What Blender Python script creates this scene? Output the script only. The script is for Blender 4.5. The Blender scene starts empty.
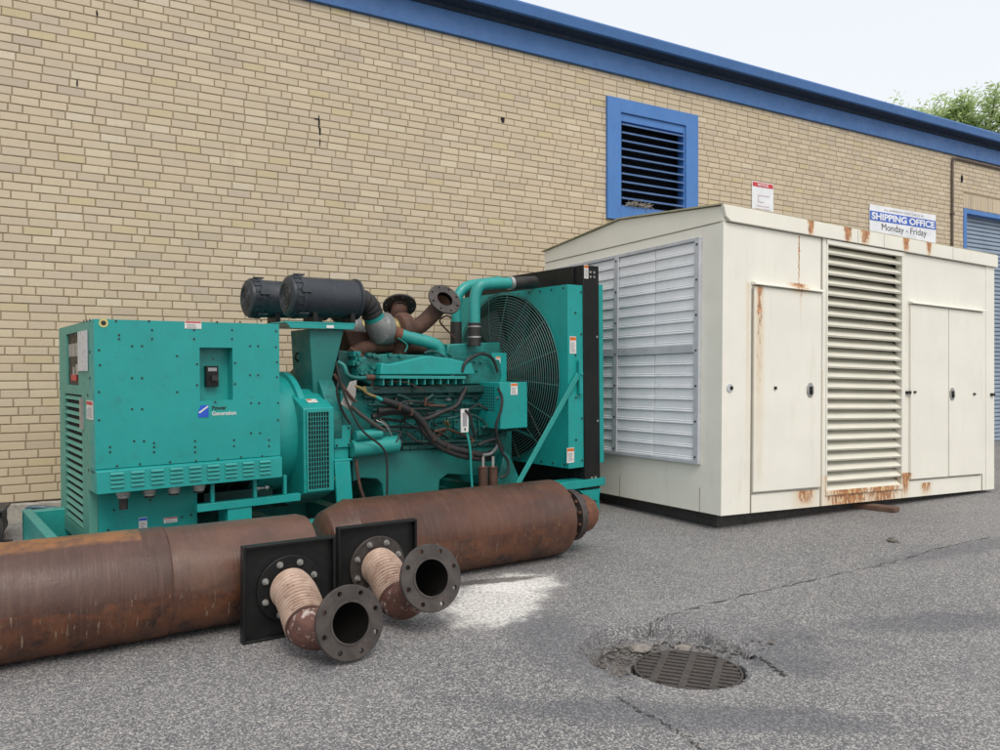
import bpy, bmesh, math, random
from mathutils import Vector, Matrix, noise as mnoise
random.seed(7)
S = bpy.context.scene
COL = S.collection
PI = math.pi
R_ = math.radians
CAM = Vector((0, 0, 1.28)); F = 780.0; HX = 500.0; HY = 372.0

# ------------------------------------------------------------------ frames
def ray(px, py): return Vector(((px-HX)/F, 1.0, (HY-py)/F))
class Frame:
    """local axes of one thing; hit() tells where a line of sight meets a plane of that thing (local units, metres)"""
    def __init__(s, origin, ex, sx=0.0, sy=0.0):
        ex = Vector((ex[0], ex[1], 0)).normalized(); ey = Vector((-ex.y, ex.x, 0))
        X = Vector((ex.x, ex.y, sx)).normalized(); Y = Vector((ey.x, ey.y, sy)).normalized()
        Z = X.cross(Y).normalized(); Y = Z.cross(X).normalized()
        s.M = Matrix(((X.x, Y.x, Z.x, origin[0]), (X.y, Y.y, Z.y, origin[1]), (X.z, Y.z, Z.z, origin[2]), (0, 0, 0, 1)))
        s.I = s.M.inverted()
    def hit(s, px, py, axis, val):
        o = s.I @ CAM; d = s.I.to_3x3() @ ray(px, py)
        k = (val-o[axis])/d[axis]
        return o + d*k
def ground(px, py, z=0.0):
    d = ray(px, py); return CAM + d*((z-CAM.z)/d.z)

# ------------------------------------------------------------------ mesh builder
class MB:
    def __init__(s): s.v = []; s.f = []; s.mi = []; s.cur = 0
    def add(s, vs, fs):
        b = len(s.v); s.v += [tuple(v) for v in vs]
        for f in fs: s.f.append(tuple(b+i for i in f)); s.mi.append(s.cur)
        return s
    def box(s, x0, x1, y0, y1, z0, z1, M=None):
        x0, x1 = sorted((x0, x1)); y0, y1 = sorted((y0, y1)); z0, z1 = sorted((z0, z1))
        vs = [Vector((x, y, z)) for z in (z0, z1) for y in (y0, y1) for x in (x0, x1)]
        if M is not None: vs = [M @ v for v in vs]
        return s.add(vs, [(0, 2, 3, 1), (4, 5, 7, 6), (0, 1, 5, 4), (2, 6, 7, 3), (0, 4, 6, 2), (1, 3, 7, 5)])
    def cyl(s, a, b, r, seg=16, r2=None, caps=True):
        a = Vector(a); b = Vector(b); return s.tube([a, b], [r, r if r2 is None else r2], seg, caps)
    def tube(s, pts, r, seg=10, caps=True):
        pts = [Vector(p) for p in pts]; n = len(pts)
        rs = r if isinstance(r, (list, tuple)) else [r]*n
        t = (pts[1]-pts[0]).normalized()
        up = Vector((0, 0, 1)) if abs(t.z) < .9 else Vector((1, 0, 0))
        u = t.cross(up).normalized(); vs = []
        for i, p in enumerate(pts):
            if i == 0: t = pts[1]-pts[0]
            elif i == n-1: t = pts[-1]-pts[-2]
            else: t = (pts[i+1]-pts[i]).normalized()+(pts[i]-pts[i-1]).normalized()
            t = t.normalized(); u = (u-t*u.dot(t)).normalized(); w = t.cross(u)
            for k in range(seg):
                a = 2*PI*k/seg; vs.append(p+(u*math.cos(a)+w*math.sin(a))*rs[i])
        fs = []
        for i in range(n-1):
            for k in range(seg):
                k2 = (k+1) % seg
                fs.append((i*seg+k, i*seg+k2, (i+1)*seg+k2, (i+1)*seg+k))
        if caps: fs.append(tuple(range(seg-1, -1, -1))); fs.append(tuple((n-1)*seg+k for k in range(seg)))
        return s.add(vs, fs)
    def lathe(s, prof, M, seg=32):
        """prof: list of (axial x, radius) turned round local x"""
        vs = []; n = len(prof)
        for x, r in prof:
            for k in range(seg):
                a = 2*PI*k/seg; vs.append(M @ Vector((x, r*math.cos(a), r*math.sin(a))))
        fs = [(i*seg+k, (i+1)*seg+k, (i+1)*seg+(k+1) % seg, i*seg+(k+1) % seg) for i in range(n-1) for k in range(seg)]
        return s.add(vs, fs)
    def prism(s, pts, ext):
        pts = [Vector(p) for p in pts]; e = Vector(ext); n = len(pts)
        fs = [tuple(range(n)), tuple(range(2*n-1, n-1, -1))]
        fs += [(i, i+n, (i+1) % n+n, (i+1) % n) for i in range(n)]
        return s.add(pts+[p+e for p in pts], fs)
    def sphere(s, c, r, seg=12, rings=8, sc=(1, 1, 1)):
        vs = []; c = Vector(c)
        for i in range(rings+1):
            th = PI*i/rings
            for k in range(seg):
                a = 2*PI*k/seg; vs.append(c+Vector((math.sin(th)*math.cos(a)*r*sc[0], math.sin(th)*math.sin(a)*r*sc[1], math.cos(th)*r*sc[2])))
        fs = [(i*seg+k, (i+1)*seg+k, (i+1)*seg+(k+1) % seg, i*seg+(k+1) % seg) for i in range(rings) for k in range(seg)]
        return s.add(vs, fs)
    def hexbolt(s, p, d, r, h):
        p = Vector(p); d = Vector(d).normalized(); return s.cyl(p, p+d*h, r, 6)
    def mesh(s, name, smooth=True, weld=False, fixn=True):
        me = bpy.data.meshes.new(name); me.from_pydata(s.v, [], s.f)
        if fixn or weld:
            bm = bmesh.new(); bm.from_mesh(me)
            if weld: bmesh.ops.remove_doubles(bm, verts=bm.verts, dist=1e-5)
            if fixn: bmesh.ops.recalc_face_normals(bm, faces=bm.faces)
            bm.to_mesh(me); bm.free()
        if not weld: me.polygons.foreach_set('material_index', s.mi)
        if smooth and len(me.polygons):
            me.polygons.foreach_set('use_smooth', [True]*len(me.polygons)); me.set_sharp_from_angle(angle=R_(32))
        me.update(); return me
    def build(s, name, m, parent=None, bevel=0.0, smooth=True, weld=False, label=None, fixn=True):
        o = bpy.data.objects.new(name, s.mesh(name, smooth, weld, fixn)); COL.objects.link(o)
        for x in (m if isinstance(m, (list, tuple)) else [m]): o.data.materials.append(x)
        if parent: o.parent = parent
        if bevel:
            b = o.modifiers.new('bevel', 'BEVEL'); b.width = bevel; b.segments = 2; b.limit_method = 'ANGLE'; b.angle_limit = R_(40)
        if label: o['label'] = label
        return o
def each(mb, name, m, parent, bevel=0.0, smooth=True):
    """every primitive collected in mb becomes a part of its own"""
    n = len(mb.v); lab = list(range(n))
    def root(i):
        while lab[i] != i: lab[i] = lab[lab[i]]; i = lab[i]
        return i
    for f in mb.f:
        r = root(f[0])
        for i in f[1:]: lab[root(i)] = r
    groups = {}
    for f in mb.f: groups.setdefault(root(f[0]), []).append(f)
    last = None
    for fs in groups.values():
        idx = sorted({i for f in fs for i in f}); mp = {i: k for k, i in enumerate(idx)}; q = MB()
        q.v = [mb.v[i] for i in idx]; q.f = [tuple(mp[i] for i in f) for f in fs]; q.mi = [0]*len(q.f)
        last = q.build(name, m, parent, bevel, smooth)
    return last
def tag(o, label=None, cat=None, group=None, kind=None):
    if label: o['label'] = label
    if cat: o['category'] = cat
    if group: o['group'] = group
    if kind: o['kind'] = kind
    return o
def empty(name, M, label, cat, group=None):
    o = bpy.data.objects.new(name, None); COL.objects.link(o); o.empty_display_size = .2
    o.matrix_world = M; return tag(o, label, cat, group)
def bez(p0, p1, p2, p3, n=12):
    p0, p1, p2, p3 = map(Vector, (p0, p1, p2, p3)); r = []
    for i in range(n+1):
        t = i/n; r.append(p0*(1-t)**3+p1*3*t*(1-t)**2+p2*3*t*t*(1-t)+p3*t**3)
    return r
def spline(P, n=8):
    P = [Vector(p) for p in P]; Q = [P[0]*2-P[1]]+P+[P[-1]*2-P[-2]]; r = []
    for i in range(1, len(Q)-2):
        for k in range(n):
            t = k/n; a, b, c, d = Q[i-1], Q[i], Q[i+1], Q[i+2]
            r.append(.5*((2*b)+(c-a)*t+(2*a-5*b+4*c-d)*t*t+(3*b-a-3*c+d)*t**3))
    return r+[P[-1]]
def axis_matrix(p, d):
    """local x axis along d, at p"""
    d = Vector(d).normalized(); q = d.to_track_quat('X', 'Z'); return Matrix.Translation(Vector(p)) @ q.to_matrix().to_4x4()

# ------------------------------------------------------------------ materials
class NT:
    def __init__(s, name):
        s.m = bpy.data.materials.new(name); s.m.use_nodes = True; s.t = s.m.node_tree
        s.b = s.t.nodes['Principled BSDF']; s.tc = s.t.nodes.new('ShaderNodeTexCoord')
    def n(s, kind, **kw):
        x = s.t.nodes.new('ShaderNode'+kind)
        for k, v in kw.items():
            if k.startswith('_'): setattr(x, k[1:], v)
            else: s.set(x.inputs[int(k[1:]) if k[0] == 'i' and k[1:].isdigit() else k.replace('__', ' ')], v)
        return x
    def set(s, sock, v):
        if isinstance(v, bpy.types.NodeSocket): s.t.links.new(v, sock)
        elif isinstance(v, (tuple, list)) and len(v) == 3 and sock.type == 'RGBA': sock.default_value = (*v, 1)
        else: sock.default_value = v
    def math(s, op, a, b=None, c=None, clamp=False):
        x = s.t.nodes.new('ShaderNodeMath'); x.operation = op; x.use_clamp = clamp
        for i, v in enumerate((a, b, c)):
            if v is not None: s.set(x.inputs[i], v)
        return x.outputs[0]
    def noise(s, scale, detail=4, rough=.55, vec=None, dist=0.0, stretch=None):
        v = vec if vec is not None else s.tc.outputs['Object']
        if stretch:
            mp = s.n('Mapping'); s.set(mp.inputs['Vector'], v); mp.inputs['Scale'].default_value = stretch; v = mp.outputs[0]
        x = s.n('TexNoise', Scale=scale, Detail=detail, Roughness=rough, Distortion=dist); s.set(x.inputs['Vector'], v)
        return x.outputs['Fac']
    def ramp(s, fac, a, b, va=0.0, vb=1.0):
        x = s.t.nodes.new('ShaderNodeMapRange'); x.interpolation_type = 'SMOOTHSTEP'
        s.set(x.inputs[0], fac); s.set(x.inputs[1], a); s.set(x.inputs[2], b); s.set(x.inputs[3], va); s.set(x.inputs[4], vb)
        return x.outputs[0]
    def mix(s, fac, a, b):
        x = s.t.nodes.new('ShaderNodeMix'); x.data_type = 'RGBA'
        s.set(x.inputs[0], fac); s.set(x.inputs[6], a); s.set(x.inputs[7], b); return x.outputs[2]
    def bump(s, h, strength=.3, dist=.01):
        x = s.n('Bump', Strength=strength, Distance=dist); s.set(x.inputs['Height'], h)
        s.set(s.b.inputs['Normal'], x.outputs[0]); return x
    def xyz(s):
        x = s.n('SeparateXYZ'); s.set(x.inputs[0], s.tc.outputs['Object']); return x.outputs
    def out(s, col, rough=.5, metal=0.0, spec=None):
        s.set(s.b.inputs['Base Color'], col); s.set(s.b.inputs['Roughness'], rough); s.set(s.b.inputs['Metallic'], metal)
        if spec is not None: s.b.inputs['Specular IOR Level'].default_value = spec
        return s.m
def paint(name, col, col2=None, rough=.45, dirt=(.09, .075, .055), amount=.35, scale=6, bump=.06, metal=0.0, spec=None, chips=None):
    m = NT(name); col2 = col2 or tuple(c*.82 for c in col)
    c = m.mix(m.ramp(m.noise(scale*.5, 5), .3, .7), col, col2)
    d = m.math('MULTIPLY', m.ramp(m.noise(scale*2.3, 8, .7), .5, .78), amount)
    c = m.mix(d, c, dirt)
    if chips:
        k = m.ramp(m.noise(scale*5, 6, .7, stretch=(1, 1, .45)), .66, .72); c = m.mix(m.math('MULTIPLY', k, .8), c, chips)
    m.bump(m.noise(scale*8, 4), bump, .01)
    return m.out(c, m.ramp(m.noise(scale*3, 4), .3, .7, rough-.08, rough+.14), metal, spec)
def rusty(name, a, b, c3, scale=9, rough=.75, metal=0.0, bump=.35):
    m = NT(name)
    c = m.mix(m.ramp(m.noise(scale, 8, .65), .35, .65), a, b)
    c = m.mix(m.ramp(m.noise(scale*2.7, 8, .7), .52, .72), c, c3)
    m.bump(m.noise(scale*14, 6, .7), bump, .006)
    return m.out(c, m.ramp(m.noise(scale*4, 4), .3, .7, rough-.12, rough+.12), metal)

TEAL = paint('teal_paint', (.008, .27, .257), (.010, .305, .29), rough=.42, dirt=(.03, .09, .08), amount=.35, scale=5, chips=(.05, .19, .15))
TEAL_SIDE = paint('greyish_teal_paint', (.075, .27, .22), (.09, .31, .25), rough=.55, dirt=(.15, .25, .19), amount=.5, scale=7)  # paler, greyer teal for the cabinet's left end and lid
TEAL_ENG = paint('oily_teal_enamel', (.008, .20, .185), (.005, .085, .078), rough=.38, dirt=(.012, .018, .015), amount=.95, scale=7, bump=.3)
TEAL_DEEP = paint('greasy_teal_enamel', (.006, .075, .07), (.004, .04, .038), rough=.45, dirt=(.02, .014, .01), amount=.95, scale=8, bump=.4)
TEAL_TW = paint('darker_teal_paint', (.008, .17, .155), (.008, .14, .13), rough=.45, dirt=(.02, .05, .045), amount=.4, scale=4)  # darker teal for the stand tower and oil pan
TEAL_PIPE = paint('bright_teal_pipe', (.02, .30, .275), (.02, .25, .235), rough=.35, dirt=(.05, .06, .05), amount=.3, scale=9)
BLACK = paint('black_paint', (.007, .0075, .008), (.011, .0115, .012), rough=.42, dirt=(.03, .028, .026), amount=.45, scale=6, spec=.3)
RUBBER = paint('black_rubber', (.014, .014, .015), (.024, .022, .022), rough=.55, dirt=(.07, .06, .05), amount=.5, scale=14, bump=.3)
PLASTIC = paint('dark_blue_grey_plastic', (.018, .024, .033), (.025, .031, .041), rough=.42, dirt=(.09, .09, .085), amount=.35, scale=9, bump=.1)
DARK = paint('dark_void', (.004, .004, .004), rough=.9, amount=.1)
BORE_BLACK = paint('black_bore', (.003, .003, .003), (.006, .0055, .005), rough=.95, amount=.2, dirt=(.012, .01, .009), spec=.15)  # flat near-black lining inside the open pipe ends
GREYM = paint('cast_aluminium', (.17, .18, .18), (.24, .25, .25), rough=.45, dirt=(.06, .05, .04), amount=.6, scale=12, metal=.4, bump=.2)
ZINC = paint('zinc_steel', (.45, .45, .44), (.32, .31, .3), rough=.38, dirt=(.12, .09, .06), amount=.5, scale=20, metal=.6)
BRASS = paint('tarnished_brass', (.35, .27, .10), (.2, .16, .08), rough=.45, amount=.6, scale=20, metal=.6)
RUST = rusty('brown_rusted_iron', (.06, .028, .02), (.105, .05, .032), (.03, .02, .017))
RUSTF = rusty('weathered_flange_steel', (.040, .034, .032), (.072, .060, .055), (.055, .032, .024), scale=14, rough=.5, metal=.2, bump=.2)
RUSTC = rusty('orange_rust', (.16, .06, .03), (.10, .04, .022), (.22, .09, .045), scale=12)
WHITE = paint('white_label', (.72, .72, .70), rough=.4, amount=.15, scale=20, bump=0)
ORANGE = paint('orange_print', (.65, .16, .02), rough=.4, amount=.1, scale=20, bump=0)
REDP = paint('red_print', (.55, .03, .04), rough=.4, amount=.1, scale=20, bump=0)
GREYP = paint('grey_print', (.30, .30, .32), rough=.5, amount=.1, bump=0)
BLUEP = paint('blue_print', (.015, .09, .55), rough=.4, amount=.08, bump=0)
BLACKP = paint('black_print', (.02, .02, .022), rough=.5, amount=.05, bump=0)
YELLOW = paint('yellow_decal', (.6, .55, .2), rough=.4, amount=.2, scale=30, bump=0)
BLUE = paint('blue_trim_paint', (.055, .175, .46), (.065, .19, .48), rough=.5, dirt=(.05, .11, .25), amount=.5, scale=4)
BLUEF = paint('roof_trim_blue', (.038, .125, .33), (.045, .14, .36), rough=.45, dirt=(.03, .07, .16), amount=.5, scale=4)
BLUE2 = paint('dirty_shaded_soffit_blue', (.006, .018, .045), (.008, .025, .06), rough=.7, dirt=(.004, .008, .016), amount=.6, scale=4)  # near-black paints in the soffit's shade on top of its dirt
PALEBLUE = paint('lit_slat_blue', (.13, .24, .5), (.10, .2, .45), rough=.5, amount=.4, scale=12)  # paler blue paints the light caught by the vent slats
ALU = paint('galvanised_shutter', (.80, .82, .85), (.74, .76, .80), rough=.4, dirt=(.5, .5, .5), amount=.3, scale=7, metal=.0)
ALUF = paint('grey_shutter_frame', (.45, .47, .51), (.54, .56, .60), rough=.42, dirt=(.25, .24, .23), amount=.5, scale=9, metal=.1)
CONC = rusty('concrete', (.40, .375, .33), (.29, .265, .23), (.17, .15, .13), scale=7, rough=.9)
WOOD = rusty('weathered_wood', (.10, .06, .045), (.16, .09, .06), (.06, .04, .03), scale=14, rough=.85)
SKID = paint('dark_skid_steel', (.05, .05, .048), (.035, .034, .033), rough=.7, dirt=(.11, .10, .09), amount=.7, scale=9, bump=.3)
ROLL = paint('blue_grey_roller_door', (.24, .31, .39), (.20, .26, .34), rough=.45, dirt=(.2, .22, .24), amount=.4, scale=4)

def brick_mat():
    m = NT('buff_brick')
    a = m.n('Attribute', _attribute_name='brickcol')
    c = a.outputs['Color']
    c = m.mix(m.ramp(m.noise(22, 8, .7), .35, .8, 0, .30), c, (.42, .35, .25))
    c = m.mix(m.ramp(m.noise(.35, 5, .6), .35, .7, 0, .25), c, (.50, .42, .30))
    z = m.xyz()[2]
    low = m.math('MULTIPLY', m.ramp(z, .15, 2.2, 1, 0), m.ramp(m.noise(1.3, 4), .25, .7))
    c = m.mix(m.math('MULTIPLY', low, .5), c, (.48, .37, .20))
    st = m.math('MULTIPLY', m.ramp(m.noise(1.0, 6, .65, stretch=(5, 1, .5)), .58, .78), .30)
    c = m.mix(st, c, (.20, .165, .125))
    m.bump(m.noise(90, 6, .7), .35, .004)
    return m.out(c, .9)
BRICK = brick_mat()
MORTAR = rusty('brown_mortar', (.31, .245, .16), (.255, .20, .13), (.14, .11, .08), scale=12, rough=.95)

def cream(name, streaks, base=(.77, .757, .68), low=None):
    """cream enamel with rust runs: (x, z_top, half_width, length, strength)"""
    m = NT(name); X, Y, Z = m.xyz()
    c = m.mix(m.ramp(m.noise(1.6, 5), .3, .7), base, tuple(v*.94 for v in base))
    c = m.mix(m.math('MULTIPLY', m.ramp(m.noise(2.2, 7, .68, stretch=(3.5, 3.5, .6)), .52, .78), .30), c, (.52, .49, .40))
    wob = m.math('MULTIPLY', m.math('SUBTRACT', m.noise(26, 5, .6), .5), .06)
    xx = m.math('ADD', X, wob); brk = m.ramp(m.noise(34, 7, .7, stretch=(1, 1, .35)), .30, .62)
    tot = None
    for cx, zt, w, L, k in streaks:
        a = m.ramp(m.math('ABSOLUTE', m.math('SUBTRACT', xx, cx)), w*.1, w*1.15, 1, 0)
        zf = m.ramp(Z, zt-L, zt, .0, 1)
        top = m.math('LESS_THAN', Z, zt)
        v = m.math('MULTIPLY', m.math('MULTIPLY', a, zf), m.math('MULTIPLY', top, k))
        tot = v if tot is None else m.math('MAXIMUM', tot, v)
    if tot is not None:
        soft = m.math('MULTIPLY', tot, .6)
        c = m.mix(m.math('MINIMUM', soft, .8), c, (.62, .38, .13))
        hard = m.ramp(m.math('MULTIPLY', tot, brk), .38, .75)
        c = m.mix(m.math('MULTIPLY', hard, .85), c, m.mix(m.ramp(m.noise(30, 5), .4, .6), (.46, .16, .04), (.20, .07, .03)))
    m.bump(m.noise(1.5, 2), .22, .06)
    return m.out(c, m.ramp(m.noise(5, 5), .3, .7, .36, .55))

def muffler_mat(name, two_tone):
    m = NT(name); X, Y, Z = m.xyz()
    ang = m.math('ARCTAN2', m.math('SUBTRACT', Z, .26), Y)
    cmb = m.n('CombineXYZ'); m.set(cmb.inputs[0], X); m.set(cmb.inputs[1], m.math('MULTIPLY', ang, .26)); m.set(cmb.inputs[2], 0.0)
    v = cmb.outputs[0]
    streak = m.noise(12, 7, .65, vec=v, stretch=(3.2, .35, 1))
    big = m.noise(3.0, 6, .6, vec=v, stretch=(.8, 1.6, 1))
    c = m.mix(m.ramp(big, .35, .68), (.088, .043, .032), (.058, .027, .019)) if two_tone else m.mix(m.ramp(big, .35, .68), (.098, .038, .020), (.058, .024, .015))
    c = m.mix(m.ramp(streak, .45, .72, 0, .30), c, (.16, .09, .065))
    blot = m.ramp(m.noise(5.5, 8, .72, vec=v), .50, .66)
    c = m.mix(m.math('MULTIPLY', blot, .55), c, (.055, .030, .024))
    if two_tone:      # right hand section: paler, pinkish mill scale
        sec = m.ramp(X, SEAM, SEAM+.002)
        c = m.mix(m.math('MULTIPLY', sec, .65), c, m.mix(m.ramp(m.noise(4, 7, .65, vec=v), .4, .62), (.15, .075, .05), (.095, .052, .038)))
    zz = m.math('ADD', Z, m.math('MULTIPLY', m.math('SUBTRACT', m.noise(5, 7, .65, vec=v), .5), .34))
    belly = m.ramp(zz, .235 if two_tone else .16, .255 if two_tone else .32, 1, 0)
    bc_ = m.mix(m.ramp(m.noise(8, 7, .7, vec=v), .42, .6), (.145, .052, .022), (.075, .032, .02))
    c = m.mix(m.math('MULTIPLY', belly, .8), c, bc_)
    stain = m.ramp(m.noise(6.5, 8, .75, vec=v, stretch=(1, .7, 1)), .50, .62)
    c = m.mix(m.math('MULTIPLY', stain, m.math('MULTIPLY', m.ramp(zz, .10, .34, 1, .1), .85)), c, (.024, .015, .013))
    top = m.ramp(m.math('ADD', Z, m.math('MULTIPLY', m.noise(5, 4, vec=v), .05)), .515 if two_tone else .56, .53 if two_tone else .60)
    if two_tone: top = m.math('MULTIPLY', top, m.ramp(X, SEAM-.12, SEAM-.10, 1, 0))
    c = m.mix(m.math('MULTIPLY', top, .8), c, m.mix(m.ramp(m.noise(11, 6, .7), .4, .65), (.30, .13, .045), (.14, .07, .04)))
    lm = m.ramp(m.noise(26, 5, .6, vec=v, stretch=(2.2, .3, 1)), .60, .68)
    lz = m.math('MULTIPLY', m.ramp(zz, .06, .12), m.ramp(zz, .20, .30, 1, 0))
    c = m.mix(m.math('MULTIPLY', m.math('MULTIPLY', lm, lz), .5), c, (.40, .33, .25))
    fs = m.ramp(m.noise(40, 5, .6, vec=v, stretch=(3, .12, 1)), .5, .75)
    c = m.mix(m.math('MULTIPLY', fs, .35), c, (.16, .10, .08))
    h = m.math('ADD', m.math('MULTIPLY', m.noise(30, 4, .6, vec=v, stretch=(3, .1, 1)), .6), m.noise(45, 7, .75))
    m.bump(h, .35, .004)
    return m.out(c, m.ramp(m.noise(7, 7, .7), .3, .7, .24, .52), 0.0)

def bellows_mat():
    m = NT('dusty_corrugated_steel')
    c = m.mix(m.ramp(m.noise(14, 7, .7), .35, .62), (.50, .375, .30), (.38, .26, .20))
    c = m.mix(m.ramp(m.noise(30, 7, .7), .56, .7), c, (.13, .065, .045))
    m.bump(m.noise(120, 4), .2, .002)
    return m.out(c, .62, .2)
def elbow_mat():
    m = NT('flaking_elbow')
    c = m.mix(m.ramp(m.noise(12, 8, .7), .45, .6), (.12, .05, .037), (.075, .033, .025))
    c = m.mix(m.ramp(m.noise(16, 8, .75, dist=.6), .56, .61), c, (.42, .35, .32))
    m.bump(m.noise(60, 7, .7), .5, .005)
    return m.out(c, .7)

def asphalt():
    m = NT('worn_asphalt'); O = m.tc.outputs['Object']
    X, Y, Z = m.xyz()
    vo = m.n('TexVoronoi', Scale=185.0); m.set(vo.inputs['Vector'], O); rnd = m.n('SeparateColor'); m.set(rnd.inputs[0], vo.outputs['Color'])
    vo2 = m.n('TexVoronoi', Scale=105.0); m.set(vo2.inputs['Vector'], O); rnd2 = m.n('SeparateColor'); m.set(rnd2.inputs[0], vo2.outputs['Color'])
    big = m.noise(.55, 6, .62); mid = m.noise(3.2, 6, .65)
    base = m.mix(m.ramp(big, .32, .68), (.178, .176, .180), (.125, .126, .133))
    base = m.mix(m.ramp(mid, .45, .75, 0, .5), base, (.215, .208, .203))
    bright = m.ramp(rnd.outputs[0], .62, .98)
    darkk = m.ramp(rnd.outputs[1], .60, .92)
    c = m.mix(m.math('MULTIPLY', darkk, .80), base, (.05, .05, .054))
    c = m.mix(m.math('MULTIPLY', bright, .80), c, (.52, .50, .475))
    c = m.mix(m.math('MULTIPLY', m.ramp(rnd2.outputs[0], .86, .95), .5), c, (.50, .47, .43))
    # oily bluish dark stains
    st = m.ramp(m.noise(.9, 7, .68, dist=.8), .56, .70)
    c = m.mix(m.math('MULTIPLY', st, .45), c, (.07, .075, .09))
    def blob(px, py, rx, ry, rot, rag, soft=.35):
        p = ground(px, py); ca, sa = math.cos(rot), math.sin(rot)
        dx = m.math('SUBTRACT', X, p.x); dy = m.math('SUBTRACT', Y, p.y)
        u = m.math('DIVIDE', m.math('ADD', m.math('MULTIPLY', dx, ca), m.math('MULTIPLY', dy, sa)), rx)
        w = m.math('DIVIDE', m.math('ADD', m.math('MULTIPLY', dx, -sa), m.math('MULTIPLY', dy, ca)), ry)
        d = m.math('SQRT', m.math('ADD', m.math('MULTIPLY', u, u), m.math('MULTIPLY', w, w)))
        d = m.math('ADD', d, m.math('MULTIPLY', m.math('SUBTRACT', rag, .5), 1.7))
        return m.ramp(d, 1-soft, 1+soft, 1, 0)
    rag = m.noise(5.5, 8, .72)
    for a in ((720, 642, .52, .36, .1, .5, .3), (560, 640, .22, .5, .3, .5, .45), (690, 715, .75, .12, -.1, .5, .5), (935, 622, .5, .14, .2, .6, .5), (985, 545, 1.2, .12, .5, .5, .4)):
        b = blob(a[0], a[1], a[2], a[3], a[4], rag, .4)
        c = m.mix(m.math('MULTIPLY', b, a[6]), c, (.08, .085, .102))
    # white absorbent powder swept against the silencer
    grit = m.ramp(m.noise(48, 6, .75), .30, .62)
    for a in ((496, 602, .24, .44, -.2), (520, 583, .25, .20, .5)):
        b = blob(a[0], a[1], a[2], a[3], a[4], rag, .30)
        c = m.mix(m.math('MULTIPLY', m.math('MULTIPLY', b, grit), .93), c, (.84, .82, .77))
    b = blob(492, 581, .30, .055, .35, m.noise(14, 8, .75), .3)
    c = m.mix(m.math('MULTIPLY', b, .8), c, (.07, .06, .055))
    # rubble soil round the drain
    b = blob(655, 645, .30, .20, .2, m.noise(9, 8, .7), .5)
    soil = m.mix(m.ramp(m.noise(40, 6, .7), .4, .6), (.05, .045, .04), (.12, .108, .095))
    c = m.mix(m.math('MULTIPLY', b, .62), c, soil)
    sl = m.math('MULTIPLY', m.ramp(m.noise(1.2, 4, stretch=(.35, 3, 1)), .62, .70), .3)
    c = m.mix(sl, c, (.26, .255, .25))
    h = m.math('ADD', m.math('MULTIPLY', rnd.outputs[2], .6), m.noise(160, 4, .6))
    m.bump(h, .55, .006)
    return m.out(c, m.ramp(mid, .3, .7, .72, .9))
ASPH = asphalt()

# ------------------------------------------------------------------ ground
dr = ground(688, 669.5, -.042); DR = (dr.x, dr.y)
def gz(x, y):
    d = math.hypot(x-DR[0], y-DR[1]); z = 0.0
    nz = mnoise.noise(Vector((x*4, y*4, 0)))
    z += -.034*max(0, 1-(d/.62)**1.5)
    if d < 1.3:
        a = math.atan2(y-DR[1], x-DR[0])
        edge = .33+.11*max(0, math.sin(a-.2))+.10*max(0, math.cos(a-2.5))+.05*mnoise.noise(Vector((math.cos(a)*3, math.sin(a)*3, 2)))
        back = max(0, min(1, .25+.9*math.sin(a-.05)+.5*max(0, math.cos(a-2.7))))
        k = max(0, min(1, (edge-d)/.012)); z += -.045*k*back
        if d > .24: z += .022*k*back*mnoise.noise(Vector((x*24, y*24, 5)))+.012*k*back*mnoise.noise(Vector((x*70, y*70, 5)))
    if d < .242: z = -.40
    elif d < .26: z = min(z, -.034)
    z += .004*mnoise.noise(Vector((x*1.1, y*1.1, 9)))*min(1, max(0, (d-.5)))
    return z
def axis_vals(c, far0, far1):
    v = set()
    k = -.8
    while k <= .8001: v.add(round(c+k, 4)); k += .0125
    for sgn, lim in ((-1, far0), (1, far1)):
        x = .8; st = .02
        while x < abs(lim-c): v.add(round(c+sgn*x, 4)); st *= 1.18; x += min(st, 6)
        v.add(lim)
    return sorted(v)
xs = axis_vals(DR[0], -90, 120); ys = axis_vals(DR[1], -30, 200)
g = MB()
g.v = [(x, y, gz(x, y)) for y in ys for x in xs]; nx = len(xs)
g.f = [(j*nx+i, j*nx+i+1, (j+1)*nx+i+1, (j+1)*nx+i) for j in range(len(ys)-1) for i in range(nx-1)]; g.mi = [0]*len(g.f)
tag(g.build('ground', ASPH, fixn=False), kind='structure')

# cracks: narrow ragged ribbons of open black joint
CRK = paint('crack_and_step_shade', (.035, .033, .033), (.06, .055, .05), rough=.95, amount=.5, scale=40)
def crack(pxs, w, seed):
    rr = random.Random(seed); P = [ground(*p) for p in pxs]; Q = spline(P, 26); m = MB(); vs = []
    for i, p in enumerate(Q):
        t = (Q[min(i+1, len(Q)-1)]-Q[max(i-1, 0)]); t.z = 0; t.normalize(); nn = Vector((-t.y, t.x, 0))
        j = nn*(.022*mnoise.noise(Vector((i*.35, seed, 0)))+.008*rr.uniform(-1, 1))
        ww = w*max(.12, .55+1.2*mnoise.noise(Vector((i*.22, seed, 7))))*rr.uniform(.6, 1.3)
        if i in (0, len(Q)-1): ww = .0005
        q = p+j; z = gz(q.x, q.y)+.0035
        vs += [(q+nn*ww).xy.to_3d()+Vector((0, 0, z)), (q-nn*ww).xy.to_3d()+Vector((0, 0, z))]
    m.add(vs, [(2*i, 2*i+1, 2*i+3, 2*i+2) for i in range(len(Q)-1)])
    return tag(m.build('pavement_crack', CRK, smooth=False, fixn=False), kind='structure')
crack([(1000, 535), (940, 548), (894, 562), (814, 580), (727, 600), (665, 617), (640, 628)], .005, 1)
crack([(617, 695), (640, 712), (672, 728), (702, 750), (730, 775)], .006, 2)
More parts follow.
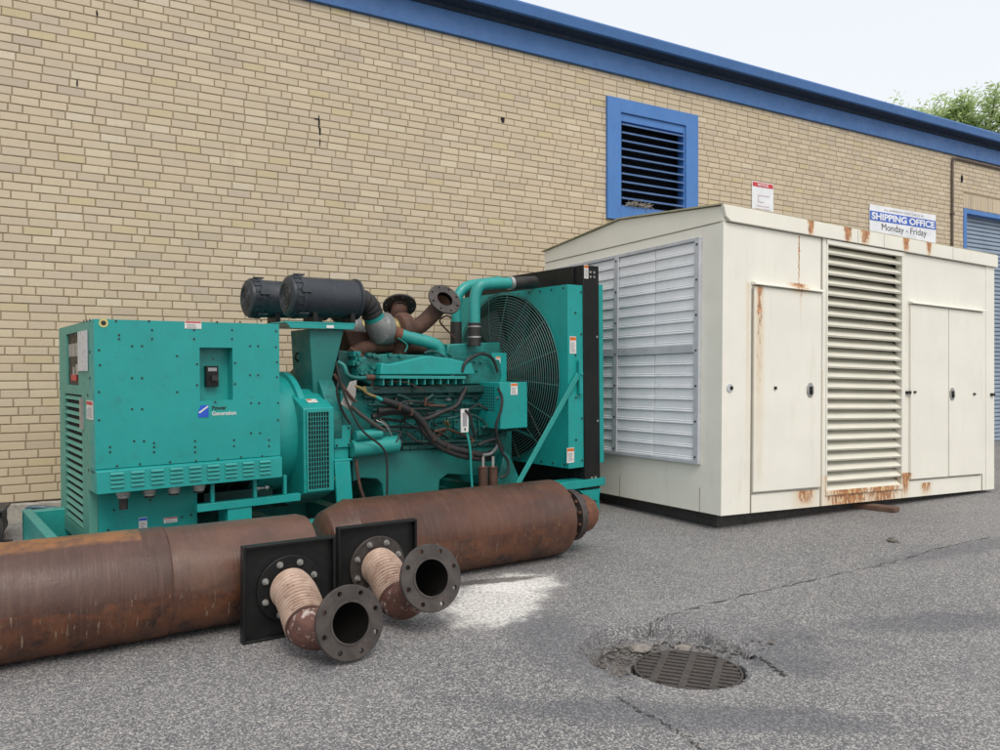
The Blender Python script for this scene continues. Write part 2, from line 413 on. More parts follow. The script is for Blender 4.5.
crack([(600, 648), (612, 640), (632, 636), (655, 633), (690, 633), (725, 640), (752, 650), (772, 662), (786, 674)], .012, 3)  # dark ribbon also paints the shade of the broken step
crack([(604, 662), (597, 655), (604, 644), (622, 641), (640, 637)], .008, 8)
crack([(612, 632), (650, 625), (668, 617)], .004, 6)
crack([(790, 590), (860, 603), (930, 612), (1000, 620)], .002, 4)

# ------------------------------------------------------------------ building
WF = Frame((-4.037, 6.7, 0), (1360, 780))
def wh(px, py, d=0.0): return WF.hit(px, py, 1, d)
bld = empty('brick_building', WF.M, 'long single storey buff brick building with blue roof trim', 'building')
S0, S1 = -7.0, 24.0; ZB = .17; CH = .0737; BL = .212; J = .0105
NC = 66; ZT = ZB+NC*CH
w1 = wh(605.6, 96.4); w2 = wh(696, 114); w3 = wh(606, 218.7)
WX0, WX1, WZ0, WZ1 = w1.x, w2.x, w3.z, w1.z
d1 = wh(963, 208); DX0 = d1.x; DZ = d1.z; DX1 = DX0+3.6
def cut(x0, x1, z0, z1):
    """leave out what the openings take"""
    out = [(x0, x1)]
    for a, b, c, d in ((WX0+.02, WX1-.02, WZ0+.02, WZ1-.02), (DX0, DX1, -1, DZ+.26)):
        if z1 > c+.01 and z0 < d-.01:
            nw = []
            for p, q in out:
                if q <= a or p >= b: nw.append((p, q)); continue
                if p < a-.02: nw.append((p, a))
                if q > b+.02: nw.append((b, q))
            out = nw
    return out
PAL = [(.53, .445, .328)]*10+[(.55, .465, .345)]*5+[(.51, .43, .328)]*5+[(.50, .425, .325)]*3+[(.57, .49, .36)]*2+[(.465, .395, .31), (.52, .44, .28), (.59, .515, .40), (.505, .43, .325)]
bv = []; bf = []; bc = []
def brick(x0, x1, z0, z1, rr=random):
    p = rr.uniform(-.0015, .002); e = .0035; b = len(bv)
    y0 = -.0045-p
    jx = rr.uniform(-.001, .001)
    for (y, k) in ((.004, 0), (y0+e*.6, 0), (y0, e)):
        bv.extend([(x0+k, y, z0+k+jx), (x1-k, y, z0+k-jx), (x1-k, y, z1-k-jx), (x0+k, y, z1-k+jx)])
    for L in (0, 4):
        for i in range(4):
            j = (i+1) % 4; bf.append((b+L+i, b+L+j, b+L+4+j, b+L+4+i))
    bf.append((b+8, b+9, b+10, b+11))
    c = rr.choice(PAL); k = rr.uniform(.965, 1.035); kk = rr.uniform(.98, 1.02)
    bc.extend([(c[0]*k, c[1]*k, c[2]*k*kk, 1)]*9)
rb = random.Random(11)
for r in range(NC):
    z0 = ZB+r*CH+J/2; z1 = ZB+(r+1)*CH-J/2
    x = S0-rb.random()*.03-(BL/2 if r % 2 else 0)
    k = 0; head = (r % 7 == 3)
    if head: x += BL*.25
    while x < S1:
        L = (BL/2 if k % 2 else BL) if head else (BL if rb.random() > .012 else BL/2)
        L *= rb.uniform(.985, 1.015)
        for p, q in cut(max(x, S0)+J/2, min(x+L, S1)-J/2, z0, z1):
            if q-p > .02: brick(p, q, z0, z1, rb)
        x += L; k += 1
x = DX0
while x < DX1-.03:                      # soldier course over the door
    brick(x+.004, x+.0745, DZ+.005, DZ+.255, rb); x += .0785
me = bpy.data.meshes.new('brick_facing'); me.from_pydata(bv, [], bf)
at = me.color_attributes.new('brickcol', 'FLOAT_COLOR', 'CORNER')
flat = []
for i, f in enumerate(bf):
    for _ in f: flat.extend(bc[i])
at.data.foreach_set('color', flat)
bm = bmesh.new(); bm.from_mesh(me); bmesh.ops.recalc_face_normals(bm, faces=bm.faces); bm.to_mesh(me); bm.free()
me.materials.append(BRICK); bo = bpy.data.objects.new('brick_facing', me); COL.objects.link(bo); bo.parent = bld
# backing wall with openings, mortar face
m = MB()
DEP = 7.0
for (a, b, c, d) in ((S0, WX0, ZB, ZT), (WX0, WX1, ZB, WZ0), (WX0, WX1, WZ1, ZT), (WX1, DX0, ZB, ZT), (DX0, DX1, DZ, ZT), (DX1, S1, ZB, ZT)):
    m.box(a, b, 0, .25, c, d)
m.box(S0, S0+.25, .25, DEP, ZB, ZT); m.box(S1-.25, S1, .25, DEP, ZB, ZT); m.box(S0, S1, DEP, DEP+.25, ZB, ZT)
m.build('wall', MORTAR, bld, smooth=False)
# crumbling plinth
m = MB(); n = 140
for (a, b) in ((S0, DX0), (DX1, S1)):
    nn_ = int((b-a)/.06); rows = []
    m = MB()
    for i in range(nn_+1):
        x0 = a+(b-a)*i/nn_; y_ = -.036-.010*random.random(); zt = ZB-.014+.006*random.random()
        m.v += [(x0, y_, -.25), (x0, y_-.004*random.random(), ZB*.5), (x0, y_, zt-.01), (x0, y_+.012, zt), (x0, .2, ZB-.002)]
    m.f = [(5*i+k, 5*i+k+1, 5*i+k+6, 5*i+k+5) for i in range(nn_) for k in range(4)]; m.mi = [0]*len(m.f)
    m.build('plinth', CONC, bld)
# roof edge: fascia board, dark soffit, gutter band
m = MB(); m.box(S0-.1, S1+.1, -.045, .02, ZT, ZT+.255)
m.build('fascia', BLUEF, bld, bevel=.006)
m = MB(); m.prism([(S0-.1, -.25, ZT+.325), (S0-.1, -.27, ZT+.44), (S0-.1, -.25, ZT+.465), (S0-.1, -.20, ZT+.465), (S0-.1, -.20, ZT+.325)], (S1-S0+.2, 0, 0))
m.build('gutter', BLUEF, bld, bevel=.006)
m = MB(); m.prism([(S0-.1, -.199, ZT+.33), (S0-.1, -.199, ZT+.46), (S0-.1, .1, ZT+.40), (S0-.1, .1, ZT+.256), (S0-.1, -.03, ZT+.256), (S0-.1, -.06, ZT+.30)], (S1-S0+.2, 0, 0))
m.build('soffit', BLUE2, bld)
m = MB(); m.box(S0, S1, .1, DEP+.25, ZT+.3, ZT+.36); m.build('roof', SKID, bld)
# louvred vent window
win = MB()
i1 = wh(618.8, 113); i2 = wh(683.9, 124); i3 = wh(618.8, 207)
ix0, ix1, iz0, iz1 = i1.x, i2.x, i3.z, i1.z
yo = -.045
win.box(WX0, ix0, yo, .12, WZ0, WZ1); win.box(ix1, WX1, yo, .12, WZ0, WZ1)
win.box(ix0, ix1, yo, .12, iz1, WZ1); win.box(ix0, ix1, yo, .12, WZ0, iz0)
wo = win.build('vent_window', BLUE, bld, bevel=.004)
m = MB(); e = .022
m.box(ix0+.002, ix0+e, -.025, .10, iz0+.002, iz1-.002); m.box(ix1-e, ix1-.002, -.025, .10, iz0+.002, iz1-.002); m.box(ix0+e, ix1-e, -.02, .10, iz1-.10, iz1-.002)
m.build('inner_frame', BLUE, wo, bevel=.003)
m = MB(); ns = 11
for i in range(ns):
    z = iz0+.03+(iz1-.12-iz0-.03)*i/(ns-1)
    M = Matrix.Translation((0, .02, z)) @ Matrix.Rotation(R_(20), 4, 'X')
    m.box(ix0+e, ix1-e, -.045, .075, -.004, .004, M); m.box(ix0+e, ix1-e, -.055, -.046, -.012, .008, M)
m.build('slats', PALEBLUE, wo)
m = MB(); m.box(ix0, ix1, .16, .18, iz0-.05, iz1+.05); m.build('backing', DARK, wo)
m = MB()
for k in range(40): 
    c = Vector((ix0+.12+random.random()*.35, -.03-random.random()*.05, iz0+.03+random.random()*.03)); d = Vector((random.uniform(-1, 1), random.uniform(-.6, .6), random.uniform(-.3, .4))).normalized()*.07
    m.tube([c-d, c+d], .003, 4)
tag(m.build('bird_nest', CONC), 'scrap of dry twigs lying on the sill of the blue louvred vent', 'bird nest').matrix_world = WF.M
# roller door
fr = MB(); fr.box(DX0, DX0+.09, -.02, .2, 0, DZ); fr.box(DX0+.09, DX1-.09, .0, .2, DZ-.08, DZ); fr.box(DX1-.09, DX1, -.02, .2, 0, DZ)
rd = MB(); z = .0
while z < DZ-.09:
    z2 = min(z+.075, DZ-.082)
    rd.prism([(DX0+.09, .14, z), (DX0+.09, .12, z+.012), (DX0+.09, .118, z+.04), (DX0+.09, .13, z2-.008), (DX0+.09, .145, z2), (DX0+.09, .17, z2), (DX0+.09, .17, z)], (DX1-DX0-.18, 0, 0)); z = z2
rdo = rd.build('roller_door', ROLL, bld); fr.build('door_frame', BLUE, rdo, bevel=.004)
# conduit: up the wall then along above the door
m = MB()
a = wh(952, 300, -.03); b = wh(952.5, 163, -.03); c_ = wh(957, 158.5, -.03); d_ = wh(1000, 168.5, -.03)
P = [(a.x, -.03, .3), (b.x, -.03, b.z), (b.x+.02, -.03, c_.z-.01), (c_.x+.02, -.03, c_.z), (c_.x+3.6, -.03, c_.z+.0)]
m.tube(P, .021, 8)
for z in (1, 2, 3, 4): m.box(b.x-.035, b.x+.035, -.055, -.007, z, z+.03)
m.build('conduit', paint('brown_conduit', (.12, .09, .075), rough=.6, amount=.5), bld)
# holes and scars in the brickwork
m = MB()
for px, py, w, h in ((503, 120, .032, .032), (319, 122, .009, .07), (320, 131, .012, .05), (317, 119, .03, .006), (320, 142, .005, .05), (962, 179, .04, .07), (77, 83, .008, .035), (97, 13, .008, .03)):
    p = wh(px, py, -.011); pts = []
    for k in range(9):
        a = 2*PI*k/9; q = random.uniform(.6, 1.15); pts.append((p.x+w*math.cos(a)*q, -.0105, p.z+h*math.sin(a)*q))
    m.prism(pts, (0, .02, 0))
each(m, 'brick_scar', DARK, bld, smooth=False)

# ------------------------------------------------------------------ text
def text(body, x, z, w, h, y, mat, parent, name, bold=0.0, fit=True):
    cu = bpy.data.curves.new('t', 'FONT'); cu.body = body; cu.size = 1; cu.offset = bold; cu.extrude = .02
    o = bpy.data.objects.new('t', cu); COL.objects.link(o)
    bpy.context.view_layer.update()
    me = bpy.data.meshes.new_from_object(o.evaluated_get(bpy.context.evaluated_depsgraph_get()))
    bpy.data.objects.remove(o)
    X = [v.co.x for v in me.vertices]; Y = [v.co.y for v in me.vertices]
    a, b, c, d = min(X), max(X), min(Y), max(Y)
    for v in me.vertices:
        v.co = Vector((x+(v.co.x-a)/(b-a)*w, y-.0015*(1 if v.co.z > 0 else -.3), z+(v.co.y-c)/(d-c)*h))
    me.materials.clear(); me.materials.append(mat); me.name = name
    t = bpy.data.objects.new(name, me); COL.objects.link(t); t.parent = parent; return t

# shipping sign
a = wh(868.5, 204.3); b = wh(934.5, 215.5); sx0, sx1, sz1 = a.x, b.x, (a.z+b.z)/2; H = .62
sg = empty('shipping_sign', WF.M @ Matrix.Translation((sx0, 0, sz1-H)), 'white and blue SHIPPING OFFICE sign on the brick wall above the cream enclosure roof', 'sign')
W = sx1-sx0
MS = paint('sign_white', (.80, .82, .86), rough=.35, amount=.1, bump=0)
MSB = paint('sign_blue', (.035, .12, .52), rough=.35, amount=.1, bump=0)
m = MB(); m.box(0, W, -.022, -.012, 0, H); m.build('sign_board', MS, sg)
m = MB(); m.box(.002, W-.002, -.0255, -.0221, H*.60, H*.84); m.build('blue_band', MSB, sg)
text('ALL SHIPMENTS MUST CHECK IN', W*.2, H*.885, W*.6, H*.055, -.0225, GREYP, sg, 'lettering')
text('SHIPPING OFFICE', W*.025, H*.63, W*.95, H*.18, -.026, MS, sg, 'lettering', bold=.035)
text('Monday - Friday', W*.17, H*.33, W*.68, H*.22, -.0225, BLACKP, sg, 'lettering')
# notice sign
a = wh(751, 181.2); b = wh(772.3, 184.5); nW = b.x-a.x; nz1 = (a.z+b.z)/2; nH = .50
ng = empty('notice_sign', WF.M @ Matrix.Translation((a.x, 0, nz1-nH)), 'small white notice sign with red header on the brick wall beside the blue louvred vent', 'sign')
m = MB(); m.box(0, nW, -.020, -.012, 0, nH); m.build('sign_board', MS, ng)
m = MB(); m.box(.012, nW-.012, -.0235, -.0201, nH*.86, nH*.98); m.build('red_header', REDP, ng)
text('NOTICE', nW*.25, nH*.885, nW*.5, nH*.07, -.024, MS, ng, 'lettering', bold=.02)
m = MB()
for (x0, x1, z) in ((.28, .8, .60), (.2, .8, .30), (.15, .85, .22)): 
    x = x0
    while x < x1: w = random.uniform(.04, .1); m.box(nW*x, nW*min(x+w, x1), -.0225, -.0201, nH*z, nH*(z+.03)); x += w+.025
m.box(nW*.28, nW*.31, -.0225, -.0201, nH*.42, nH*.60); m.box(nW*.31, nW*.55, -.0225, -.0201, nH*.42, nH*.44)
m.build('small_print', paint('pink_print', (.55, .42, .46), amount=0, bump=0), ng)

# ------------------------------------------------------------------ cream generator enclosure
CF = Frame((1.768, 6.24, .128), (1308, 780), sx=-.024, sy=-.012)
def ch(px, py, d=0.0): return CF.hit(px, py, 1, d)
def cs(px, py, d=0.0): return CF.hit(px, py, 0, d)
enc = empty('generator_enclosure', CF.M, 'large cream steel generator enclosure with louvres, doors and rust runs', 'enclosure')
CL = ch(993.5, 400).x; CW = cs(545, 240).y; CHT = ch(720, 205).z
ROOFT = CHT; FAS = .125
rx = lambda px: ch(px, 230).x
streaks = [(rx(808), ROOFT+.05, .055, .26, 2.3), (rx(845), ROOFT+.06, .07, .28, 2.6), (rx(862), ROOFT+.05, .085, .26, 2.2), (rx(903), ROOFT+.05, .065, .27, 2.4), (rx(926), ROOFT+.04, .055, .24, 2.2)]
CRM_F = cream('cream_fascia_enamel', streaks, base=(.78, .765, .68))
BZ = ch(760, 500).z
LXm = ch(821, 400).x
lowr = [(ch(805, 500).x, .15, .20, .24, 1.1), (ch(848, 495).x, .27, .46, .75, 1.5), (ch(882, 495).x, .25, .38, .6, 1.45), (ch(905, 490).x, .24, .10, .36, 1.5), (ch(926, 480).x, .13, .12, .2, 1.2), (ch(755, 300).x+.03, ch(755, 285).z, .075, 2.2, .72), (ch(756, 300).x+.02, ch(755, 287).z, .05, .9, 1.0), (ch(799, 250).x, ch(800, 236).z, .011, .9, 1.7), (ch(798, 286).x, ch(800, 286).z+.02, .16, .14, 1.1), (ch(748, 300).x, 1.9, .03, 2.2, .5), (LXm, 1.2, .02, 2.0, .5)]
CRM = cream('cream_panel_enamel', lowr)
# body walls (openings left for the louvre and shutters)
LX0, LX1 = ch(826, 400).x, ch(901, 400).x; LZ1 = ch(862, 249).z; LZ0 = ch(862, 489).z
tb = .0; TH = .06; BT = CHT-FAS
m = MB()
for (a, b, c, d) in ((0, LX0, 0, BT), (LX0, LX1, 0, LZ0), (LX0, LX1, LZ1, BT), (LX1, CL, 0, BT)): m.box(a, b, 0, TH, c, d)
s_a = cs(702, 300).y; s_b = s_a+1.98; sz0 = .5*(cs(701, 463.5).z+cs(603.5, 453.5).z); sz1 = .5*(cs(696, 238).z+cs(590, 262).z)
for (a, b, c, d) in ((TH, s_a+.04, 0, BT), (s_a+.04, min(s_b, CW-.1)-.04, 0, sz0+.03), (s_a+.04, min(s_b, CW-.1)-.04, sz1-.03, BT), (min(s_b, CW-.1)-.04, CW, 0, BT)): m.box(0, TH, a, b, c, d)
m.box(CL-TH, CL, TH, CW, 0, BT); m.box(TH, CL-TH, CW-TH, CW, 0, BT); m.box(TH, CL-TH, TH, CW-TH, 0, .05)
body = m.build('body', CRM, enc, smooth=False)
# corner posts and trim strips, proud of the panels
m = MB()
c0 = ch(751, 400).x
for px in (823.5, 903.5): 
    x = ch(px, 400).x; m.box(x-.022, x+.022, -.006, .0, .0, BT)
m.box(CL-.16, CL+.004, -.006, .0, .0, BT)
each(m, 'trim', CRM, enc, bevel=.002)
# seams
SEAMC = paint('seam_and_shadow_grey', (.27, .25, .21), (.2, .18, .15), rough=.8, amount=.5, scale=20)
m = MB()
def seam_v(px, z0, z1, w=.004): x = ch(px, 400).x; m.box(x-w/2, x+w/2, -.0075, .002, z0, z1)
seam_v(751, 0, BT-.52, .007); seam_v(820.5, 0, BT, .005); seam_v(981.5, 0, .5, .004)
m.box(ch(752, 400).x, ch(819, 400).x, -.007, .002, ch(785, 491).z-.003, ch(785, 491).z+.003)
m.box(ch(909, 400).x, ch(980, 400).x, -.007, .002, ch(945, 477.5).z-.003, ch(945, 477.5).z+.003)
m.box(-.0075, .002, .05, CW, .0, .002)
for px in (620, 700): y = cs(px, 480).y; m.box(-.003, .002, y-.002, y+.002, 0, .2)
each(m, 'panel_seam', SEAMC, enc)
# doors
def door(px0, px1, zt, zb, name='door'):
    x0, x1 = ch(px0, 400).x, ch(px1, 400).x; q = MB(); q.box(x0+.006, x1-.006, -.022, -.001, zb, zt); return q.build(name, CRM, enc, bevel=.004)
dz1 = ch(785, 290).z; db1 = ch(785, 490).z+.006
D1 = door(751.5, 819.5, dz1, db1)
dz2 = ch(945, 309).z; db2 = ch(945, 477).z+.006
D2 = door(908.5, 946.5, dz2, db2); D3 = door(946.8, 981, dz2, db2)
def latch(D, px, py):
    p = ch(px, py, -.022); q = MB(); oc = [(p.x+.050*math.cos(PI/8+k*PI/4), -.0225, p.z+.068*math.sin(PI/8+k*PI/4)) for k in range(8)]
    q.prism(oc, (0, -.006, 0)); o = q.build('latch', ZINC, D, bevel=.002)
    q = MB(); q.box(p.x-.012, p.x+.022, -.034, -.029, p.z-.040, p.z+.03); q.cyl((p.x, -.034, p.z-.012), (p.x, -.045, p.z-.012), .011, 10); q.build('handle', BLACK, o)
latch(D1, 810, 390); latch(D3, 952, 394)
m = MB()
for px, py, w, h in ((775, 388, .012, .012), (914.5, 392, .016, .010), (974, 394, .018, .010)):
    p = ch(px, py, -.022); m.box(p.x-w, p.x+w, -.034, -.0215, p.z-h, p.z+h)
each(m, 'door_keeper', BLACK, D1)
m = MB()
for px, py, w, h in ((907, 392.5, .026, .014), (991, 394.5, .028, .014)):
    p = ch(px, py, 0); m.box(p.x-w, p.x+w, -.03, -.0, p.z-h, p.z+h)
each(m, 'hinge_stop', BLACK, enc)
p = ch(729.5, 388); m = MB(); m.cyl((p.x, 0, p.z), (p.x, -.008, p.z), .034, 16); m.build('vent_plug', ALUF, enc); m = MB(); m.cyl((p.x+.012, -.007, p.z), (p.x+.012, -.016, p.z), .016, 12); m.build('plug_hole', BLACK, enc)
# drip rails
m = MB()
for px0, px1, z in ((750.5, 820, dz1+.012), (908, 982, dz2+.012)):
    x0, x1 = ch(px0, 400).x, ch(px1, 400).x; m.prism([(x0, -.001, z), (x0, -.05, z), (x0, -.045, z+.016), (x0, -.001, z+.03)], (x1-x0, 0, 0))
each(m, 'drip_rail', CRM, enc, bevel=.002)
# big louvre
m = MB(); n = 24
m.box(LX0-.012, LX0+.004, -.014, -.0005, LZ0, LZ1+.02); m.box(LX1-.004, LX1+.012, -.014, -.0005, LZ0, LZ1+.02)
m.box(LX0-.012, LX1+.012, -.0165, -.001, LZ1-.01, LZ1+.03); m.box(LX0-.012, LX1+.012, -.0165, -.001, LZ0-.03, LZ0+.012)
lo = m.build('louvre_vent', CRM, enc, bevel=.002)
m = MB(); hp = (LZ1-LZ0)/n
for i in range(n):
    z = LZ0+hp*(i+.5)
    M = Matrix.Translation((0, .04, z)) @ Matrix.Rotation(R_(38), 4, 'X')
    m.box(LX0+.005, LX1-.005, -.062, .062, -.002, .002, M)
    m.box(LX0+.005, LX1-.005, -.0645, -.0605, -.016, .004, M)
m.build('louvre_slats', cream('cream_slat_enamel', [], base=(.74, .725, .63)), lo)
m = MB(); m.box(LX0-.05, LX1+.05, .12, .13, LZ0-.05, LZ1+.05); m.build('louvre_backing', paint('dim_inner_lining', (.16, .15, .12), rough=.8), lo)
# roof: shallow gable, ridge along the length, fascia all round
ov = .03; RZ = BT
m = MB(); yr = CW/2; RH = .115
def roofsec(x): return [(x, -ov, RZ+.002), (x, -ov, RZ+FAS-.01), (x, -ov+.02, RZ+FAS), (x, yr, RZ+FAS+RH), (x, CW+ov-.02, RZ+FAS), (x, CW+ov, RZ+FAS-.01), (x, CW+ov, RZ+.002)]
m.prism([(-.004, .0, RZ+.002), (-.004, .0, RZ+FAS), (-.004, yr, RZ+FAS+RH), (-.004, CW, RZ+FAS), (-.004, CW, RZ+.002)], (CL+.008, 0, 0))
rf = m.build('roof', CRM_F, enc, bevel=.003)
m = MB(); m.prism([(-.03, -.001, RZ+FAS+.004), (CL+ov, -.001, RZ+FAS+.004), (CL+ov, -.001, RZ+.002), (.055, -.001, RZ+.002), (.0, -.001, RZ+.035)], (0, -ov, 0)); m.build('eave_fascia', CRM_F, rf, bevel=.003)
m = MB(); m.prism([(-.03, -.02, RZ+FAS+.0045), (-.03, yr, RZ+FAS+RH+.0045), (-.03, CW+ov, RZ+FAS-.002), (-.03, CW+ov, RZ+FAS-.014+.02), (-.03, yr, RZ+FAS+RH+.016), (-.03, -.02, RZ+FAS+.016)], (CL+.06, 0, 0)); m.build('roof_sheet', paint('weathered_rim', (.42, .39, .27), (.34, .31, .2), rough=.7, amount=.5, scale=12), rf)
m = MB()
for px in (855, 881, 950): x = ch(px, 225).x; m.box(x-.002, x+.002, -ov-.0025, -ov+.002, RZ+.004, RZ+FAS-.002)
each(m, 'roof_seam', GREYP, rf)
m = MB(); m.box(0.03, CL-.03, -.003, 0, BT-.006, BT+.001); m.box(-.003, 0, .03, CW-.03, BT-.005, BT+.001); m.build('roof_joint_shadow', SEAMC, enc)  # grey strips paint the shadow line under the roof edge
# silver gravity shutters on the end
sh = empty('x', CF.M, None, None); bpy.data.objects.remove(sh)
m = MB(); zm = .5*(cs(701, 347.5).z+cs(603.5, 354).z)
s_m = cs(618, 354).y
wv = s_m-s_a; yb_all = s_m+wv*.98; 
yb_all = min(yb_all, CW-.06)
fw = .055
for (a, b, c, d) in ((s_a, s_a+fw, sz0, sz1), (s_m-.03, s_m+.03, sz0+.0, sz1), (yb_all-fw, yb_all, sz0, sz1)): m.box(-.035, .0, a, b, c, d)
for (a, b) in ((s_a+fw, s_m-.03), (s_m+.03, yb_all-fw)):
    for c, d in ((sz0, sz0+.03), (zm-.035, zm+.035), (sz1-.03, sz1)): m.box(-.035, .0, a, b, c, d)
shf = m.build('shutter_frame', ALUF, enc, bevel=.003)
for (a, b) in ((s_a+fw, s_m-.03), (s_m+.03, yb_all-fw)):
    for c, d in ((sz0+.03, zm-.035), (zm+.035, sz1-.03)):
        m = MB(); k = 9; hh = (d-c)/k; mid = (a+b)/2
        for i in range(k):
            z = c+hh*i; j = random.uniform(-.004, .006)
            for (p, q) in ((a+.003, mid-.004), (mid+.004, b-.003)):
                m.prism([(-.004, p, z+hh*.99), (-.012, p, z+hh*.97), (-.016-j*.4, p, z+.030), (-.022-j*.4, p, z+.026), (-.018-j*.4, p, z+.016), (-.026-j*.4, p, z+.010), (-.024-j*.4, p, z+.0), (-.010, p, z-.002), (-.004, p, z)], (0, q-p, 0))
        m.build('shutter_blades', ALU, shf, bevel=.0015)
m = MB()
for y in (s_a+.028, s_m, ):
    for k in range(7): z = sz0+.06+(sz1-sz0-.12)*k/6; m.cyl((-.035, y, z), (-.042, y, z), .008, 8)
each(m, 'shutter_screw', BLACK, shf)
m = MB(); m.box(.03, .04, s_a, yb_all, sz0, sz1); m.build('shutter_backing', SKID, shf)
# skid
m = MB()
for y in (.14, CW-.3): m.box(.10, CL-.10, y, y+.16, -.118, -.002)
for k in range(4): x = .10+(CL-.36)*k/3; m.box(x, x+.14, .301, CW-.301, -.112, -.004)
m.build('skid', SKID, enc)
p = ground(868, 508); q = ground(893, 511)
BF = Frame((p.x+.03, p.y, 0), (CF.M[0][0], CF.M[1][0]))
m = MB(); m.box(-.12, .0, -.06, .55, .0, .05)
o = m.build('wood_block', WOOD, bevel=.008); o.matrix_world = Frame((q.x, q.y, .0), (.72, .69)).M; tag(o, 'reddish brown timber block wedged under the cream enclosure below its big louvre', 'wood block')

# ------------------------------------------------------------------ silencers
def cylframe(p, d): return Frame((p[0], p[1], 0), d)
def muffler(P, d, secs, cap0, cap1, mat, label):
    """secs: (x, r) profile of shell along the axis"""
    fr_ = cylframe(P, d); root = empty('silencer', fr_.M, label, 'silencer', 'rusty cylindrical exhaust silencers')
    M = Matrix.Translation((0, 0, .262))
    m = MB(); m.lathe(secs, M, 72); m.build('shell', mat, root, fixn=True)
    return root, M
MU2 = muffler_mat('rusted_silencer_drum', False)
A0 = Vector((-2.2, 3.44)); A1 = Vector((-1.04, 4.2)); dA = (A1-A0).normalized()
L1 = (A1-A0).length
R = .256
sx_ = None
fA = cylframe(A1, dA); 
def lx(fr_, px, py): return fr_.hit(px, py, 1, -.2).x
xs_ = lx(fA, 170, 580)
SEAM = xs_
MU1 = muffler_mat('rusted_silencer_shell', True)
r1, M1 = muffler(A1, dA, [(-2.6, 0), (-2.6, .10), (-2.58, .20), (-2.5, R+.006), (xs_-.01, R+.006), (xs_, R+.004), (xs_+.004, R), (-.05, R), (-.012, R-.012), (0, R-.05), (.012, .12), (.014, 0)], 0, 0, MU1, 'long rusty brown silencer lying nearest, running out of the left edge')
m = MB(); m.tube([(xs_+.004, (R+.002)*math.cos(a), .262+(R+.002)*math.sin(a)) for a in [2*PI*k/60 for k in range(61)]], .0035, 6, False); m.build('weld_bead', RUST, r1)
B0 = Vector((-.26-.79, 5.05-.536)); dB = Vector((.828, .56)).normalized()
L2 = 1.74; R2 = .262
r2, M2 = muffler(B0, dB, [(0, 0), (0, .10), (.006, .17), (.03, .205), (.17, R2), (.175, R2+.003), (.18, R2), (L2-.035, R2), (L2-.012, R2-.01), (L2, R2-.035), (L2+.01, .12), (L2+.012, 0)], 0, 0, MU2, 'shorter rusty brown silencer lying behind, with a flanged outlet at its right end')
m = MB(); m.lathe([(L2+.005, .13), (L2+.10, .13), (L2+.10, .182), (L2+.122, .182), (L2+.124, .178), (L2+.127, .182), (L2+.15, .182), (L2+.15, .13)], M2, 48)
fl_ = m.build('flange', RUSTF, r2, bevel=.002)
for k in range(12):
    a = 2*PI*(k+.5)/12; p = Vector((0, .158*math.cos(a), .262+.158*math.sin(a))); m = MB(); m.hexbolt(p+Vector((L2+.078, 0, 0)), (1, 0, 0), .013, .094); m.build('bolt', RUST, fl_)
m = MB(); m.lathe([(L2+.151, .145), (L2+.20, .145), (L2+.27, .13), (L2+.315, .10), (L2+.325, .06), (L2+.327, 0)], M2, 40); m.build('outlet_cone', RUSTC, r2)

# ------------------------------------------------------------------ flexible exhaust connectors
GROOVE = rusty('shaded_groove_rust', (.035, .018, .013), (.02, .012, .01), (.06, .035, .025))  # dark colour paints the shade between the ribs
BEL = bellows_mat(); ELB = elbow_mat()
def boolcut(base, cutter, name):
    a = bpy.data.objects.new('a', base.mesh('a', False, True)); b = bpy.data.objects.new('b', cutter.mesh('b', False)); COL.objects.link(a); COL.objects.link(b)
    md = a.modifiers.new('b', 'BOOLEAN'); md.operation = 'DIFFERENCE'; md.object = b; md.solver = 'EXACT'
    bpy.context.view_layer.update()
    me = bpy.data.meshes.new_from_object(a.evaluated_get(bpy.context.evaluated_depsgraph_get())); me.name = name
    bpy.data.objects.remove(a); bpy.data.objects.remove(b)
    me.polygons.foreach_set('use_smooth', [True]*len(me.polygons)); me.set_sharp_from_angle(angle=R_(32)); return me
def flange_mesh(r, ri, th, nb, rb_, rh, name, ph=.0):
    """drilled ring; local x = outward axis"""
    a = MB(); a.lathe([(-th/2, ri), (-th/2, r-.003), (-th/2+.003, r), (th/2-.003, r), (th/2, r-.003), (th/2, ri), (-th/2, ri)], Matrix.Identity(4), 56)
    c = MB()
    for k in range(nb):
        t = 2*PI*k/nb+ph; p = Vector((0, rb_*math.cos(t), rb_*math.sin(t))); c.cyl(p-Vector((.05, 0, 0)), p+Vector((.05, 0, 0)), rh, 12)
    return boolcut(a, c, name)
FL = flange_mesh(.163, .098, .02, 8, .134, .012, 'flange', .3)
PD = (.83, .56)
